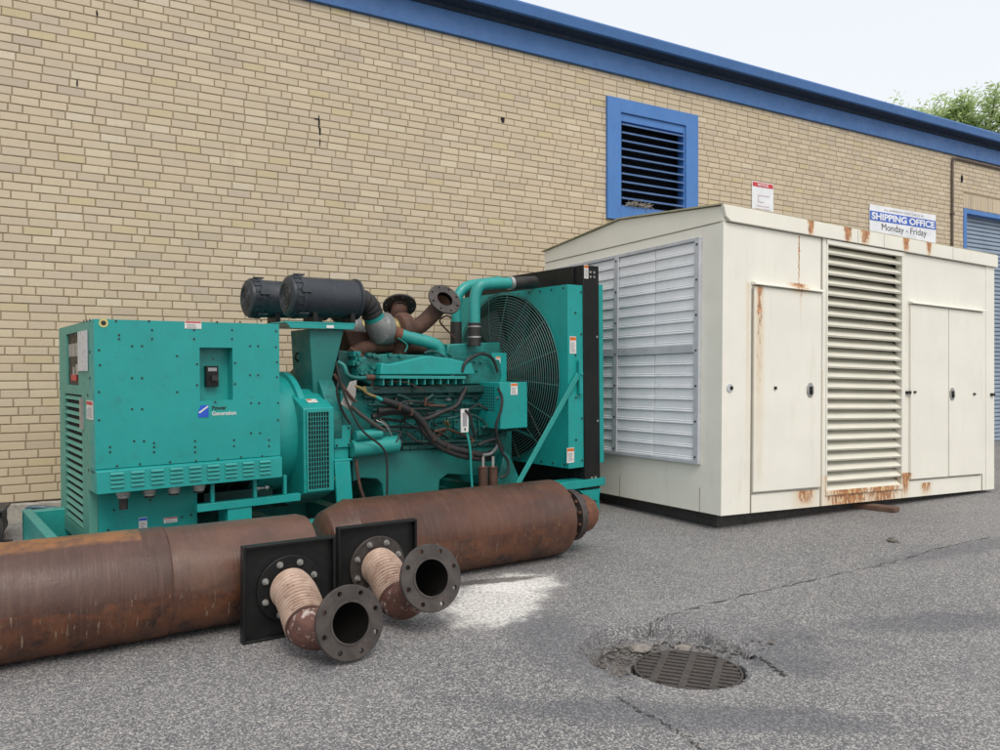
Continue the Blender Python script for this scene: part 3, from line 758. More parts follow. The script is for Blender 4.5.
def connector(TL, s, P1, P2, n2, label):
    """plate: left bottom corner TL (x,y), side s; P1/P2 world points of the pipe, n2 outward normal of the free flange"""
    fr_ = Frame((TL[0], TL[1], 0), PD)
    root = empty('exhaust_connector', fr_.M, label, 'exhaust pipe', 'flexible exhaust connectors bolted to square black plates')
    m = MB(); t = .012
    m.box(0, s, 0, t, .0, s)
    m.box(0, .012, -.035, -.0005, 0.0, s); m.box(s-.012, s, -.035, -.0005, 0, s); m.box(.0125, s-.0125, -.035, -.0005, s-.012, s)
    m.box(.0125, s-.0125, -.035, -.0005, 0, .012)
    pl = m.build('mounting_plate', BLACK, root, bevel=.002)
    c = Vector((s/2, 0, s/2))
    m = MB(); m.lathe([(0, .085), (-.0, .158), (-.003, .160), (-.018, .160), (-.02, .157), (-.02, .085)], Matrix.Translation(c-Vector((0, .0, 0))) @ Matrix.Rotation(R_(90), 4, 'Z'), 56)
    pf = m.build('plate_flange', RUSTF if 'farther' in label else BLACK, root)
    for k in range(8):
        m = MB()
        a = 2*PI*(k+.5)/8; p = c+Vector((.130*math.cos(a), -.020, .130*math.sin(a)))
        m.cyl(p, p-Vector((0, .003, 0)), .016, 14); m.hexbolt(p-Vector((0, .003, 0)), (0, -1, 0), .0115, .012); m.cyl(p-Vector((0, .015, 0)), p-Vector((0, .028, 0)), .0065, 8)
        m.build('bolt', ZINC, pf)
    I = fr_.I; p1 = I @ Vector(P1); p2 = I @ Vector(P2); nn = (I.to_3x3() @ Vector(n2)).normalized()
    c0 = c-Vector((0, .02, 0))
    d1_ = (p1-c0).normalized(); sp = (p1-c0).length
    path = bez(c0, c0+Vector((0, -sp*.4, 0)), p1-(d1_*.9+Vector((0, 0, .0))).normalized()*sp*.3, p1, 192)
    rs = []
    for i in range(193):
        w = abs(math.sin(PI*i/193*14)); rs.append(.076+.026*w**.8 if 3 < i < 190 else .088)
    m = MB(); m.tube(path, rs, 40, False); m.mi = [1 if .5*(rs[k//40]+rs[k//40+1]) < .0885 else 0 for k in range(len(m.f))]; m.build('bellows', [BEL, GROOVE], root, fixn=False)
    tdir = (path[-1]-path[-3]).normalized(); L = (p2-p1).length
    ep = bez(p1, p1+tdir*L*.36, p2-nn*L*.36, p2-nn*.012, 22)
    m = MB(); m.tube(ep, [.095 if i in (0, 1) else .093 for i in range(23)], 40, False)
    m.build('elbow', ELB, root, fixn=False)
    m = MB(); m.tube([p+tdir*0 for p in ep[4:]]+[p2+nn*.011], .0865, 40, False); m.build('bore', BORE_BLACK, root, fixn=False)
    M = axis_matrix(p2, nn)
    f = bpy.data.objects.new('free_flange', FL.copy() if False else FL); COL.objects.link(f); f.parent = root; f.matrix_local = M
    m = MB(); m.lathe([(.010, .099), (.0135, .097), (.0135, .088), (-.02, .0865)], M, 48); m.build('flange_lip', RUSTF, root)
    # collar between bellows and elbow
    m = MB(); m.tube([p1-tdir*.012, p1+tdir*.012], .099, 40); m.build('collar', RUST, root)
FL.materials.append(RUSTF)
connector((-1.222, 3.68), .458, (-.868, 3.515, .140), (-.665, 3.45, .172), (.60, -.78, .20), 'nearer flexible exhaust connector, its open flange resting on the asphalt')
connector((-.863, 4.105), .463, (-.520, 3.965, .130), (-.338, 3.81, .275), (.50, -.80, .26), 'farther flexible exhaust connector, its open flange tilted up off the asphalt')

# ------------------------------------------------------------------ diesel generator
GF = Frame((-2.43, 4.7, 0), (1014, 780), sx=.010)
def gh(px, py, t): return GF.hit(px, py, 1, t)
def gs(px, py, s_): return GF.hit(px, py, 0, s_)
def s_at(px, t): return gh(px, 372, t).x
def t_at(px, s_): return gs(px, 372, s_).y
gen = empty('diesel_generator', GF.M, 'teal diesel generator set with engine, radiator and control cabinet', 'generator')
SR = s_at(279.5, 0)
ZT0 = gh(97, 319, 0).z; ZU = gh(97, 494, 0).z; ZS = gh(97, 469.5, 0).z
# --- control cabinet
def rect_hole(mb, o, h, ax, d0, d1):
    (a0, a1, z0, z1) = o; (b0, b1, y0, y1) = h
    for (p, q, r, s_) in ((a0, b0, z0, z1), (b1, a1, z0, z1), (b0, b1, z0, y0), (b0, b1, y1, z1)):
        if ax == 't': mb.box(p, q, d0, d1, r, s_)
        else: mb.box(d0, d1, p, q, r, s_)
r0 = gh(199.5, 347.5, 0); r1_ = gh(233, 400, 0)
TB = 1.30
cab = MB()
rect_hole(cab, (0, SR, ZS, ZT0), (r0.x, r1_.x, r1_.z, r0.z), 't', 0, .12)
cab.box(.12, SR, .12, TB, ZU, ZT0-.007)
rt = cab.build('control_cabinet', TEAL, gen, bevel=0)
m = MB(); m.box(0.001, SR-.001, .121, TB-.002, ZT0-.0065, ZT0-.0005); m.build('cabinet_lid', TEAL_SIDE, rt)
m = MB(); m.box(r0.x-.0, r1_.x, .10, .119, r1_.z, r0.z); m.build('recess_back', TEAL, rt)
# lower louvre strip of the front
m = MB(); m.prism([(0, 0, ZS-.004), (0, -.03, ZS-.012), (0, -.035, ZU), (0, .118, ZU-.001), (0, .118, ZS-.004)], (SR, 0, 0)); ls = m.build('vent_strip', TEAL, rt, bevel=.003)
m = MB()
for i in range(9):
    x0 = .075+i*(SR-.12)/9; 
    for k in range(4):
        z = ZU+.032+k*.026; m.prism([(x0, -.034, z), (x0, -.046, z+.002), (x0, -.034, z+.015)], (.075, 0, 0))
m.build('vent_louvres', TEAL_PIPE, ls)
# side (left end) plate with the instrument window and louvre opening
ta, tb_ = t_at(78.5, 0), t_at(66.5, 0); ta2 = t_at(81.5, 0); tb2 = t_at(64.5, 0)
zc1 = gs(73, 333, 0).z; zc0 = gs(73, 385, 0).z; zl1 = gs(73, 394, 0).z; zl0 = gs(73, 522, 0).z
ZL = .16
m = MB()
m.box(0, .119, .121, ta, zc0, ZT0-.0075); m.box(0, .119, tb_, TB, zc0, ZT0-.0075); m.box(0, .119, ta, tb_, zc1, ZT0-.0075)
m.box(0, .119, .121, TB, zl1, zc0-.0005)
m.box(.0, .05, .221, ta2, ZL, zl1-.0005); m.box(0, .05, tb2, TB, ZL, zl1-.0005); m.box(0, .05, ta2, tb2, ZL, zl0); m.box(0, .05, .121, .22, ZU, zl1-.0005)
sp_ = m.build('side_panel', TEAL_SIDE, rt)
m = MB(); n = 17
for i in range(n):
    z = zl0+(zl1-zl0)*(i+.5)/n; M = Matrix.Translation((.008, 0, z)) @ Matrix.Rotation(R_(-62), 4, 'Y'); m.box(-.013, .013, ta2+.001, tb2-.001, -.0018, .0018, M)
m.build('side_louvres', TEAL_SIDE, sp_)
m = MB(); m.box(.020, .03, ta2+.001, tb2-.001, zl0, zl1); m.build('louvre_backing', DARK, sp_)
m = MB(); m.box(.014, .03, ta+.001, tb_-.001, zc0+.001, zc1-.001); cp = m.build('instrument_panel', BLACK, rt)
m = MB(); w_ = tb_-ta
for (a, b, c, d) in ((.1, .35, .55, .8), (.4, .65, .55, .8), (.68, .92, .55, .8), (.1, .35, .2, .4), (.45, .6, .2, .35)): m.box(.009, .0135, ta+w_*a, ta+w_*b, zc0+(zc1-zc0)*c, zc0+(zc1-zc0)*d)
each(m, 'gauge', paint('grey_gauge', (.22, .23, .24), rough=.2, amount=.1), cp)
m = MB(); m.box(.007, .0135, ta+w_*.3, ta+w_*.7, zc0+.03, zc0+.07); m.build('red_button', REDP, cp)
m = MB(); t0_, t1_ = t_at(88.5, 0), t_at(79.5, 0); m.box(-.010, -.004, t0_, t1_, gs(84, 371, 0).z, gs(84, 331, 0).z); m.build('instruction_sheet', paint('laminated_sheet', (.55, .58, .62), (.48, .5, .56), rough=.3, amount=.2), sp_)
def stick(name, fr_ax, c, w, h, par, header=None, d=.003):
    """small decal on a plane: axis 1 (front) or 0 (side); writing too small to read shown as print bars"""
    m = MB(); q = MB(); k = MB(); x, y, z = c
    def bx(mb, a, b, lo, hi, off0, off1):
        if fr_ax == 1: mb.box(x+a, x+b, y-off1, y-off0, z+lo, z+hi)
        else: mb.box(x-off1, x-off0, y+a, y+b, z+lo, z+hi)
    bx(m, -w/2, w/2, -h/2, h/2, .0005, d)
    o = m.build(name, WHITE, par)
    if header: bx(q, -w*.47, w*.47, h*.27, h*.46, d, d+.001); q.build('print_header', header, o)
    n = max(2, int(h/.014))
    for i in range(n):
        zz = -h*.4+h*.58*i/n; bx(k, -w*.38, w*(.38-.25*random.random()), zz, zz+h*.28/n, d, d+.0008)
    k.build('small_print', GREYP, o); return o
p = gh(193, 325, 0); stick('warning_label', 1, (p.x, 0, p.z), .105, .048, rt, REDP)
p = gs(90, 410, 0); stick('warning_label', 0, (0, p.y, p.z), .20, .115, sp_, REDP)
p = gs(83.5, 412, 0); m = MB(); m.box(-.018, -.001, p.y-.02, p.y+.035, p.z-.11, p.z+.09); m.build('side_handle', ZINC, sp_)
# round decal and bolts on the front
p = gh(102.5, 323, 0); m = MB(); m.cyl((p.x+.005, -.0005, p.z), (p.x+.005, -.003, p.z), .026, 20); m.build('round_decal', YELLOW, rt)
m = MB(); m.cyl((p.x+.005, -.003, p.z), (p.x+.005, -.004, p.z), .015, 16); m.build('round_decal_centre', BLACKP, rt)
m = MB()
bolts = [(116, 321), (149, 321), (217, 322), (240, 322), (261, 321), (100, 365), (119, 335), (119, 339), (152, 330), (152, 339), (132, 346), (142, 346), (132, 378), (142, 378), (132, 409), (142, 409), (134, 441), (144, 441), (177, 356), (177, 392), (197, 364), (197, 385), (213, 359), (215, 402), (235, 363), (235, 384), (232, 330), (232, 339), (194, 330), (194, 339), (250, 346), (258, 346), (250, 375), (258, 375), (251, 403), (259, 403), (251, 433), (260, 433), (110, 447), (110, 452), (154, 443), (154, 447), (154, 452), (195, 441), (195, 447), (195, 452), (234, 440), (234, 446), (269, 440), (269, 446), (276, 347), (277, 362), (277, 377), (278, 403), (278, 420), (99, 392), (99, 420), (99, 350), (117, 466), (140, 464), (170, 462), (196, 461), (218, 459), (241, 457), (262, 456), (276, 331)]
for px, py in bolts:
    p = gh(px, py, 0); m.cyl((p.x, -.0002, p.z), (p.x, -.004, p.z), .0065, 8)
each(m, 'panel_screw', BLACKP, rt)
m = MB()
for px, py in ((84, 321), (87, 320.5), (90, 320), (90, 352), (90, 378), (88, 395), (89, 470), (92, 471), (94, 472)): p = gs(px, py, 0); m.cyl((-.0002, p.y, p.z), (-.004, p.y, p.z), .009, 8)
each(m, 'side_screw', BLACKP, sp_)
# breaker
a = gh(204, 366, .10); b = gh(216.5, 386.5, .10); m = MB(); m.box(a.x, b.x, .055, .0995, b.z, a.z); br_ = m.build('breaker', BLACK, rt, bevel=.003)
m = MB(); m.box(a.x+.03, b.x-.01, .03, .0545, b.z+.04, b.z+.075); m.build('switch_lever', RUBBER, br_); m = MB(); m.box(a.x+.012, b.x-.012, .0525, .0545, a.z-.035, a.z-.012); m.build('breaker_label', GREYP, br_)
# logo: blue square with white diagonal stroke, two words
a = gh(198, 405.5, 0); b = gh(208.5, 417, 0); w_ = b.x-a.x; h_ = a.z-b.z
lg = MB(); lg.prism([(a.x, -.0005, b.z), (b.x, -.0005, b.z), (b.x, -.0005, a.z), (a.x+w_*.25, -.0005, a.z), (a.x, -.0005, b.z+h_*.45)], (0, -.0025, 0)); lo_ = lg.build('logo', BLUEP, rt, smooth=False)
m = MB(); m.prism([(a.x, -.0031, b.z+h_*.42), (a.x+.010, -.0031, b.z+h_*.34), (b.x-.002, -.0031, a.z-.012), (b.x-.004, -.0031, a.z-.002)], (0, -.0012, 0)); m.build('logo_stroke', WHITE, lo_, smooth=False)
q0 = gh(212, 409.5, 0); q1 = gh(226.5, 409.5, 0); text('Power', q0.x, q0.z-.004, q1.x-q0.x, .028, -.001, BLACKP, rt, 'lettering', bold=.02)
q0 = gh(212, 415, 0); q1 = gh(236, 415, 0); text('Generation', q0.x, q0.z-.004, q1.x-q0.x, .027, -.001, WHITE, rt, 'lettering', bold=.02)
# --- lower cabinet and conduit fittings
x196 = s_at(196, .22)
m = MB(); m.box(.052, x196, .22, TB-.01, ZL, ZU-.002); lc = m.build('lower_cabinet', TEAL, gen, bevel=.003)
p = gh(143, 524, .22); stick('inspection_label', 1, (p.x, .22, p.z), .05, .085, lc, BLUEP); p = gh(170.5, 520, .22); stick('warning_label', 1, (p.x, .22, p.z), .085, .035, lc, REDP)
m = MB()
for px, py in ((114, 510), (182, 517), (191, 515), (190, 530), (108, 530), (150, 500)): p = gh(px, py, .22); m.cyl((p.x, .2195, p.z), (p.x, .2155, p.z), .007, 8)
each(m, 'cabinet_screw', BLACKP, lc)
for i, px in enumerate((122, 148, 172.5, 197.5)):
    x = s_at(px, .07); m = MB(); m.cyl((x, .07, ZU-.001), (x, .07, ZU-.032), .042, 20); m.cyl((x, .07, ZU-.033), (x, .07, ZU-.05), .036, 20)
    o = m.build('conduit_fitting', ZINC, gen, bevel=.002)
    m = MB(); m.cyl((x, .07, ZU-.05), (x, .07, ZU-(.12 if i == 0 else .062)), .026 if i == 0 else .03, 16); m.build('fitting_throat', RUBBER, o)
# --- base frame
SK0 = -.25
srE = s_at(600, -.2)-.02
m = MB()
HB = .30
m.box(SK0, srE, -.02, .07, 0.0, HB-.09); m.box(SK0, srE, 1.14, 1.24, 0.0, HB)
m.box(SK0, SK0+.012, -.02, 1.24, 0.0, HB-.001); 
m.box(SK0-.001, SK0+.055, -.021, 1.24, HB, HB+.008)
m.box(SK0+.012, .05, .071, 1.139, .03, .04)
for k in range(6): x = .6+k*.62; m.box(x, x+.10, .071, 1.139, .04, .16)
m.build('base_frame', TEAL_PIPE, gen, bevel=.004)
m = MB()
ra = gh(197, 515.5, .05); rb2 = gh(298, 502, .05)
zr = .355
m.box(ra.x, s_at(299, .05), .04, .10, zr, zr+.05); 
for px in (211.5, 254, 284): x = s_at(px, .06); m.box(x-.012, x+.012, .055, .085, zr+.0505, ZU-.002)
m.box(s_at(226, .06), s_at(250, .06), .05, .25, HB-.089, zr-.001)
m.build('support_rail', TEAL, gen, bevel=.003)
# cables and gear in the dark bay
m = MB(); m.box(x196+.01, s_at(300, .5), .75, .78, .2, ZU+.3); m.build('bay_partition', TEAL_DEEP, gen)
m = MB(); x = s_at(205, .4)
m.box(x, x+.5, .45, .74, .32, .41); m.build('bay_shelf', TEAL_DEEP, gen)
m = MB()
for k in range(5):
    a = Vector((x196+.05+k*.12, .5, .42)); m.tube(spline([a, a+Vector((.06, -.08, .1)), a+Vector((.18, .05, .05)), a+Vector((.25, .1, .2))], 5), .012, 6)
each(m, 'bay_cable', RUBBER, gen)
p = gh(262, 488, .12); m = MB(); m.cyl((p.x-.05, .12, p.z), (p.x+.05, .12, p.z), .008, 8); m.cyl((p.x-.045, .12, p.z), (p.x-.02, .12, p.z), .016, 10); m.cyl((p.x+.02, .12, p.z), (p.x+.04, .12, p.z+.0), .017, 10); m.build('pipe_union', ZINC, gen)
# --- alternator drum + bell housing
tc, zc = .66, .80; RA = .44
x0, x1 = SR-.05, s_at(303, .25)
m = MB(); m.lathe([(x0, .05), (x0, RA-.03), (x0+.03, RA), (x1-.03, RA), (x1-.025, RA+.03), (x1+.02, RA+.03), (x1+.02, .2)], Matrix.Translation((0, tc, zc)), 64); m.build('alternator', TEAL, gen)
x2, x3 = s_at(303, .12), s_at(333.5, .12); tf = .12
ztop = gh(318, 408, tf).z; zbot = gh(318, 492, tf).z
m = MB()
sec = [(tf, zbot), (tf, ztop), (.42, ztop+.13), (.92, ztop+.13), (1.2, ztop), (1.2, zbot), (.9, zbot-.12), (.42, zbot-.12)]
m.prism([(x2, a, b) for a, b in sec], (x3-x2, 0, 0)); bh = m.build('bell_housing', TEAL, gen, bevel=.006)
vx0, vx1 = s_at(307, tf), s_at(327.5, tf); m = MB(); m.box(vx0, vx1, tf-.004, tf-.001, zbot+.025, ztop-.03); m.build('grille_backing', DARK, bh)
m = MB()
fw = .012
for (a, b, c, d) in ((vx0-fw, vx0, zbot+.012, ztop-.018), (vx1, vx1+fw, zbot+.012, ztop-.018), (vx0, vx1, ztop-.03, ztop-.018), (vx0, vx1, zbot+.012, zbot+.025), ): m.box(a, b, tf-.016, tf-.0005, c, d)
for i in range(1, 8): x = vx0+(vx1-vx0)*i/8; m.box(x-.0022, x+.0022, tf-.012, tf-.0045, zbot+.025, ztop-.03)
for i in range(1, 17): z = zbot+.025+(ztop-zbot-.055)*i/17; m.box(vx0, vx1, tf-.0135, tf-.0122, z-.0018, z+.0018)
m.build('vent_grille', TEAL_PIPE, bh)
p = gh(312, 404, tf+.02)
m = MB(); M = Matrix.Translation((s_at(313, .2), tf+.105, ztop+.048)) @ Matrix.Rotation(math.atan2(.13, .30), 4, 'X'); m.box(-.04, .04, -.028, .028, .0005, .003, M); hl = m.build('warning_label', WHITE, bh); m = MB(); m.box(-.036, .0, .004, .024, .0032, .004, M); m.build('print_header', ORANGE, hl)
# flange lug and cover plate right of the housing
a = gh(334, 426, .2); b = gh(351, 447, .2); m = MB(); m.box(a.x, b.x, .2, .3, b.z, a.z); m.box(a.x+.01, b.x-.01, .22, .4, b.z-.12, b.z); m.build('cover_plate', TEAL, gen, bevel=.006)
m = MB()
for dx in (.02, b.x-a.x-.02):
    for dz in (.02, a.z-b.z-.02): m.cyl((a.x+dx, .2, b.z+dz), (a.x+dx, .192, b.z+dz), .008, 6)
each(m, 'cover_bolt', BLACKP, gen)
m = MB(); pts = [gh(335, 462, .1), gh(350, 461, .1), gh(353, 500, .1), gh(337, 503, .1)]; m.prism(pts, (0, .02, 0)); m.box(pts[0].x, pts[1].x+.02, .1, .35, pts[0].z, pts[0].z+.015)
m.build('engine_mount', TEAL, gen, bevel=.004)
# flywheel housing behind
m = MB(); m.lathe([(x3-.02, .1), (x3-.02, .47), (x3+.10, .47), (x3+.13, .36), (x3+.13, .1)], Matrix.Translation((0, tc, .85)), 40); m.build('flywheel_housing', TEAL_ENG, gen)
# --- air cleaner stand
zpl = gh(318, 322, .30).z
m = MB(); T0 = .30
pl0 = s_at(286, T0); pl1 = s_at(356, T0)
m.box(pl0, pl1, T0, 1.18, zpl-.012, zpl); m.prism([(pl0+.01, T0, zpl-.0125), (pl0+.04, T0, zpl-.05), (pl1-.02, T0, zpl-.05), (pl1, T0, zpl-.0125)], (0, .008, 0))
st = m.build('air_cleaner_stand', TEAL, gen, bevel=.002)
m = MB(); tt = T0+.05
pts = [gh(309.5, 329, tt), gh(344, 329, tt), gh(328, 396, tt), gh(313.5, 396, tt)]
m.prism([(p.x, tt, p.z) for p in pts], (0, .36, 0)); m.build('stand_tower', TEAL_TW, st, bevel=.004)
m = MB(); p = gh(330, 323.5, T0); m.box(p.x-.03, p.x+.03, T0-.003, T0-.0002, zpl-.044, zpl-.022); m.build('part_label', WHITE, st)
m = MB(); m.tube([gh(299, 357, .6)+Vector((.03*math.cos(a), 0, .035*math.sin(a))) for a in [2*PI*k/16 for k in range(17)]], .008, 6, False); m.build('lifting_eye', BLACK, gen)
def air_cleaner(pxl, pxr, py, t, r, seed):
    a = gh(pxl, py, t); b = gh(pxr, py, t); z = a.z; L = b.x-a.x; x = a.x
    M = Matrix.Translation((x, t, z)); m = MB()
    m.lathe([(0, 0), (.0, r*.52), (-.004, r*.55), (-.004, r*.80), (.010, r*.95), (.03, r*.97), (.03, r), (.075, r), (.078, r*1.06), (.105, r*1.06), (.108, r*.985), (L*.55, r*.975), (L*.56, r*1.0), (L*.60, r*1.0), (L*.61, r*.975), (L-.035, r*.975), (L-.03, r*1.05), (L-.012, r*1.05), (L-.008, r*.9), (L, r*.6), (L, 0)], M, 48)
    o = m.build('air_cleaner', PLASTIC, gen)
    m = MB()
    for k in range(18):
        q = 2*PI*k/18; Mk = Matrix.Translation((x, t, z)) @ Matrix.Rotation(q, 4, 'X'); m.box(.03, .078, r*.99, r*1.035, -.012, .012, Mk)
    for k in range(5):
        q = 2*PI*(k+.3)/5; Mk = Matrix.Translation((x, t, z)) @ Matrix.Rotation(q, 4, 'X'); m.box(.06, .135, r*1.04, r*1.12, -.022, .022, Mk)
    for k in range(3):
        m.lathe([(-.0045, r*(.2+.2*k)), (-.009, r*(.205+.2*k)), (-.009, r*(.225+.2*k)), (-.0045, r*(.23+.2*k))], M, 36)
    m.build('cap_clips', PLASTIC, o)
    m = MB()
    for q in (.33, .86): m.box(x+L*q-.02, x+L*q+.02, t-r*.62, t+r*.62, zpl, z-r*.72)
    each(m, 'saddle_bracket', BLACK, o, bevel=.003)
    return x+L, z
xe, ze = air_cleaner(286, 357, 296, .42, .155, 1)
xe2, ze2 = air_cleaner(246, 326, 298, 1.02, .155, 2)
# rubber boots down to the compressor inlets
def boot(xe, ze, t, dx, dz):
    P = spline([(xe-.01, t, ze), (xe+.05, t+.01, ze-.005), (xe+.12, t+.03, ze-.045), (xe+.165, t+.05, ze-.11)], 8)
    m = MB(); m.tube(P, [.088-.003*math.sin(i*1.3) for i in range(len(P))], 28); bt = m.build('intake_boot', RUBBER, gen)
    m = MB(); m.tube([(xe-.012, t, ze), (xe+.012, t+.002, ze)], .098, 28); m.build('boot_clamp', ZINC, bt)
    q = P[-1]; d = (P[-1]-P[-2]).normalized(); m = MB(); m.tube([q-d*.02, q+d*.05], .083, 28); m.build('boot_ring', TEAL_PIPE, bt)
    c = q+d*.06
    m = MB(); m.tube([c-d*.02, c+d*.02, c+d*.10+Vector((.02, 0, 0)), c+d*.14+Vector((.10, .02, .02))], [.088, .105, .125, .10], 28); o = m.build('compressor_housing', GREYM, gen)
    e = c+d*.10
    m = MB(); ax = Vector((1, .15, 0)).normalized()
    MM = axis_matrix(e+Vector((.03, 0, .02)), ax)
    m.lathe([(-.05, .02), (-.05, .11), (-.02, .135), (.03, .135), (.055, .11), (.06, .06)], MM, 32)
    m.build('compressor_scroll', GREYM, o)
    # turbine side: rust scroll and clamp ring
    m = MB(); m.lathe([(.06, .07), (.085, .09), (.10, .095), (.12, .09), (.13, .07)], MM, 28); m.build('clamp_ring', BRASS, o)
    m = MB(); m.lathe([(.13, .06), (.15, .12), (.19, .145), (.24, .14), (.275, .10), (.30, .06)], MM, 28)
    m.tube([MM @ Vector((.20, 0, -.05)), MM @ Vector((.20, .03, -.15)), MM @ Vector((.20, .05, -.24))], [.08, .07, .075], 16)
    m.build('turbine_housing', RUST, gen)
    return MM
T1 = boot(xe, ze, .42, 0, 0)
T2 = boot(xe2, ze2, 1.02, 0, 0)
# exhaust elbows with drilled flanges
def exh(MM, cpx, cpy, t, nrm, name, r=.145):
    st0 = MM @ Vector((.28, 0, 0)); c = gh(cpx, cpy, t); nn = Vector(nrm).normalized()
    P = bez(st0, st0+Vector((.12, .02, -.0)), c-nn*.16, c, 14); m = MB(); m.tube(P, .072, 22, False); o = m.build('exhaust_elbow', RUST, gen)
    M = axis_matrix(c, nn)
    f = bpy.data.objects.new('elbow_flange', FLS); COL.objects.link(f); f.parent = o; f.matrix_local = M
    m = MB(); m.tube([c-nn*.035, c+nn*.006], .0690, 22, False); m.build('elbow_bore', BORE_BLACK, o)
FLS = flange_mesh(.150, .072, .02, 8, .122, .010, 'elbow_flange', .2); FLS.materials.append(RUSTF)
wv_ = GF.I.to_3x3()
exh(T1, 444.5, 299.5, .42, wv_ @ Vector((.50, -.78, .55)), 'a')
exh(T2, 399.5, 306, .86, wv_ @ Vector((-.15, .62, .78)), 'b')
# --- engine
def prism_px(pts, t0, t1, name, mat, par=gen, bevel=.006):
    m = MB(); m.prism([gh(x, y, t0) for x, y in pts], (0, t1-t0, 0)); return m.build(name, mat, par, bevel=bevel)
prism_px([(340, 392), (352, 386), (500, 386), (512, 400), (512, 470), (345, 470)], .34, 1.0, 'engine_block', TEAL_ENG, bevel=.01)
prism_px([(352, 452), (500, 446), (500, 476), (478, 476), (448, 474), (440, 480), (438, 502), (384, 504), (382, 484), (377, 479), (362, 478), (353, 482)], .26, .95, 'oil_pan', TEAL_TW, bevel=.008)
m = MB(); a = gh(350, 449, .24); b = gh(500, 443, .24); m.prism([gh(352, 452, .24), gh(500, 445.5, .24), gh(500, 442, .24), gh(352, 448, .24)], (0, .1, 0))
for k in range(20): x = a.x+.03+k*(b.x-a.x-.06)/19; z = a.z+(b.z-a.z)*k/19-.012; m.hexbolt((x, .24, z), (0, -1, 0), .012, .014)
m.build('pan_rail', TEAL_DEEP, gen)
eb = prism_px([(356, 358), (384, 354), (465, 356), (500, 360), (502, 376), (498, 384), (372, 386), (358, 378)], .30, .98, 'cylinder_head', TEAL_ENG, bevel=.01)
lid = prism_px([(382, 363), (390, 364.5), (427, 356), (448, 358), (472, 363), (475, 374.5), (380, 374.5)], .20, .60, 'rocker_cover', TEAL, bevel=.008)
m = MB(); m.prism([gh(380, 375.5, .17), gh(466, 376, .17), (gh(466, 379, .17)), gh(380, 378.5, .17)], (0, .3, 0))
for k in range(11):
    x = gh(384, 380, .18).x+k*(gh(464, 380, .18).x-gh(384, 380, .18).x)/10; z = gh(420, 377.5, .18).z; m.box(x-.006, x+.006, .185, .31, z-.06, z-.004)
m.build('cover_flange', TEAL_PIPE, lid, bevel=.002)
# second row of covers (far bank) and intake log
m = MB(); a = gh(360, 352, .75); b = gh(432, 352, .75); m.tube([(a.x, .72, a.z), (b.x+.3, .72, a.z)], .055, 18)
for k in range(6): x = a.x+.06+k*.13; m.box(x-.05, x+.05, .60, .84, a.z-.12, a.z-.03)
m.build('intake_manifold', TEAL_ENG, gen)
# side covers and ledges on block: banded relief
bx0, bx1 = gh(372, 400, .32).x, gh(500, 400, .32).x
m = MB(); n = 5; za = gh(430, 395, .32).z; zb_ = gh(430, 440, .32).z; wd = (bx1-bx0)/n
for k in range(n): m.box(bx0+k*wd+.008, bx0+(k+1)*wd-.008, .305, .34, zb_, zb_+(za-zb_)*.42); m.box(bx0+k*wd+.02, bx0+(k+1)*wd-.02, .325, .34, zb_+(za-zb_)*.5, za-.02)
each(m, 'crankcase_cover', TEAL_ENG, gen, bevel=.008)
m = MB()
for k in range(n):
    for dx in (.03, wd/2, wd-.03):
        for z in (zb_+.018, zb_+(za-zb_)*.42-.018): m.hexbolt((bx0+k*wd+dx, .305, z), (0, -1, 0), .0095, .01)
each(m, 'cover_bolt', TEAL_DEEP, gen)
m = MB()
for k, (y0, r, t) in enumerate(((389.5, .012, .29), (396, .016, .30), (404, .010, .30), (409, .012, .30), (441, .014, .27))):
    m.tube([gh(360+k*4, y0+1, t), gh(500, y0, t)], r, 10)
each(m, 'oil_gallery', TEAL_DEEP, gen)
prism_px([(365, 386.5), (505, 385), (505, 392), (368, 394)], .25, .5, 'head_ledge', TEAL_DEEP)
# random plumbing: fuel lines, unions, brackets
rg = random.Random(5); m = MB()
for k in range(26):
    px = rg.uniform(362, 500); py = rg.uniform(383, 440); t = rg.uniform(.22, .29)
    a = gh(px, py, t); P = [a]; 
    for j in range(rg.choice((2, 3))): P.append(P[-1]+Vector((rg.uniform(-.12, .16), rg.uniform(-.02, .03), rg.uniform(-.09, .07))))
    m.tube(spline(P, 5), rg.choice((.004, .005, .007)), 6)
each(m, 'fuel_line', TEAL_DEEP, gen)
m = MB()
for k in range(44):
    px = rg.uniform(356, 500); py = rg.choice((rg.uniform(354, 372), rg.uniform(384, 450))); a = gh(px, py, .29 if py > 380 else .27)
    if rg.random() < .5: m.box(a.x-.018, a.x+.018, a.y, a.y+.06, a.z-.014, a.z+.014)
    else: m.cyl(a, a+Vector((0, .07, 0)), rg.uniform(.008, .018), 10)
each(m, 'boss', TEAL_ENG, gen, bevel=.002)
m = MB()
for k in range(9):
    a = gh(rg.uniform(356, 380), rg.uniform(352, 378), .26); m.cyl(a, a+Vector((0, .1, 0)), rg.uniform(.01, .024), 10); m.box(a.x-.03, a.x+.03, a.y+.03, a.y+.12, a.z-.02, a.z+.02)
each(m, 'injector_gear', TEAL_ENG, gen)
# crossing teal coolant pipe at top (rust stub)
def pipe(name, pts, r, mat, seg=14, n=8, caps=True, par=gen):
    m = MB(); m.tube(spline([gh(x, y, t) for x, y, t in pts], n), r, seg, caps); return m.build(name, mat, par)
q = pipe('crossover_pipe', [(398, 334, .45), (412, 338, .42), (428, 342, .38), (437, 346, .37), (440, 353, .37), (440, 360, .37)], .052, TEAL_PIPE, 20)
pipe('rust_stub', [(390, 331, .47), (401, 335, .445)], .058, RUSTC, 18)
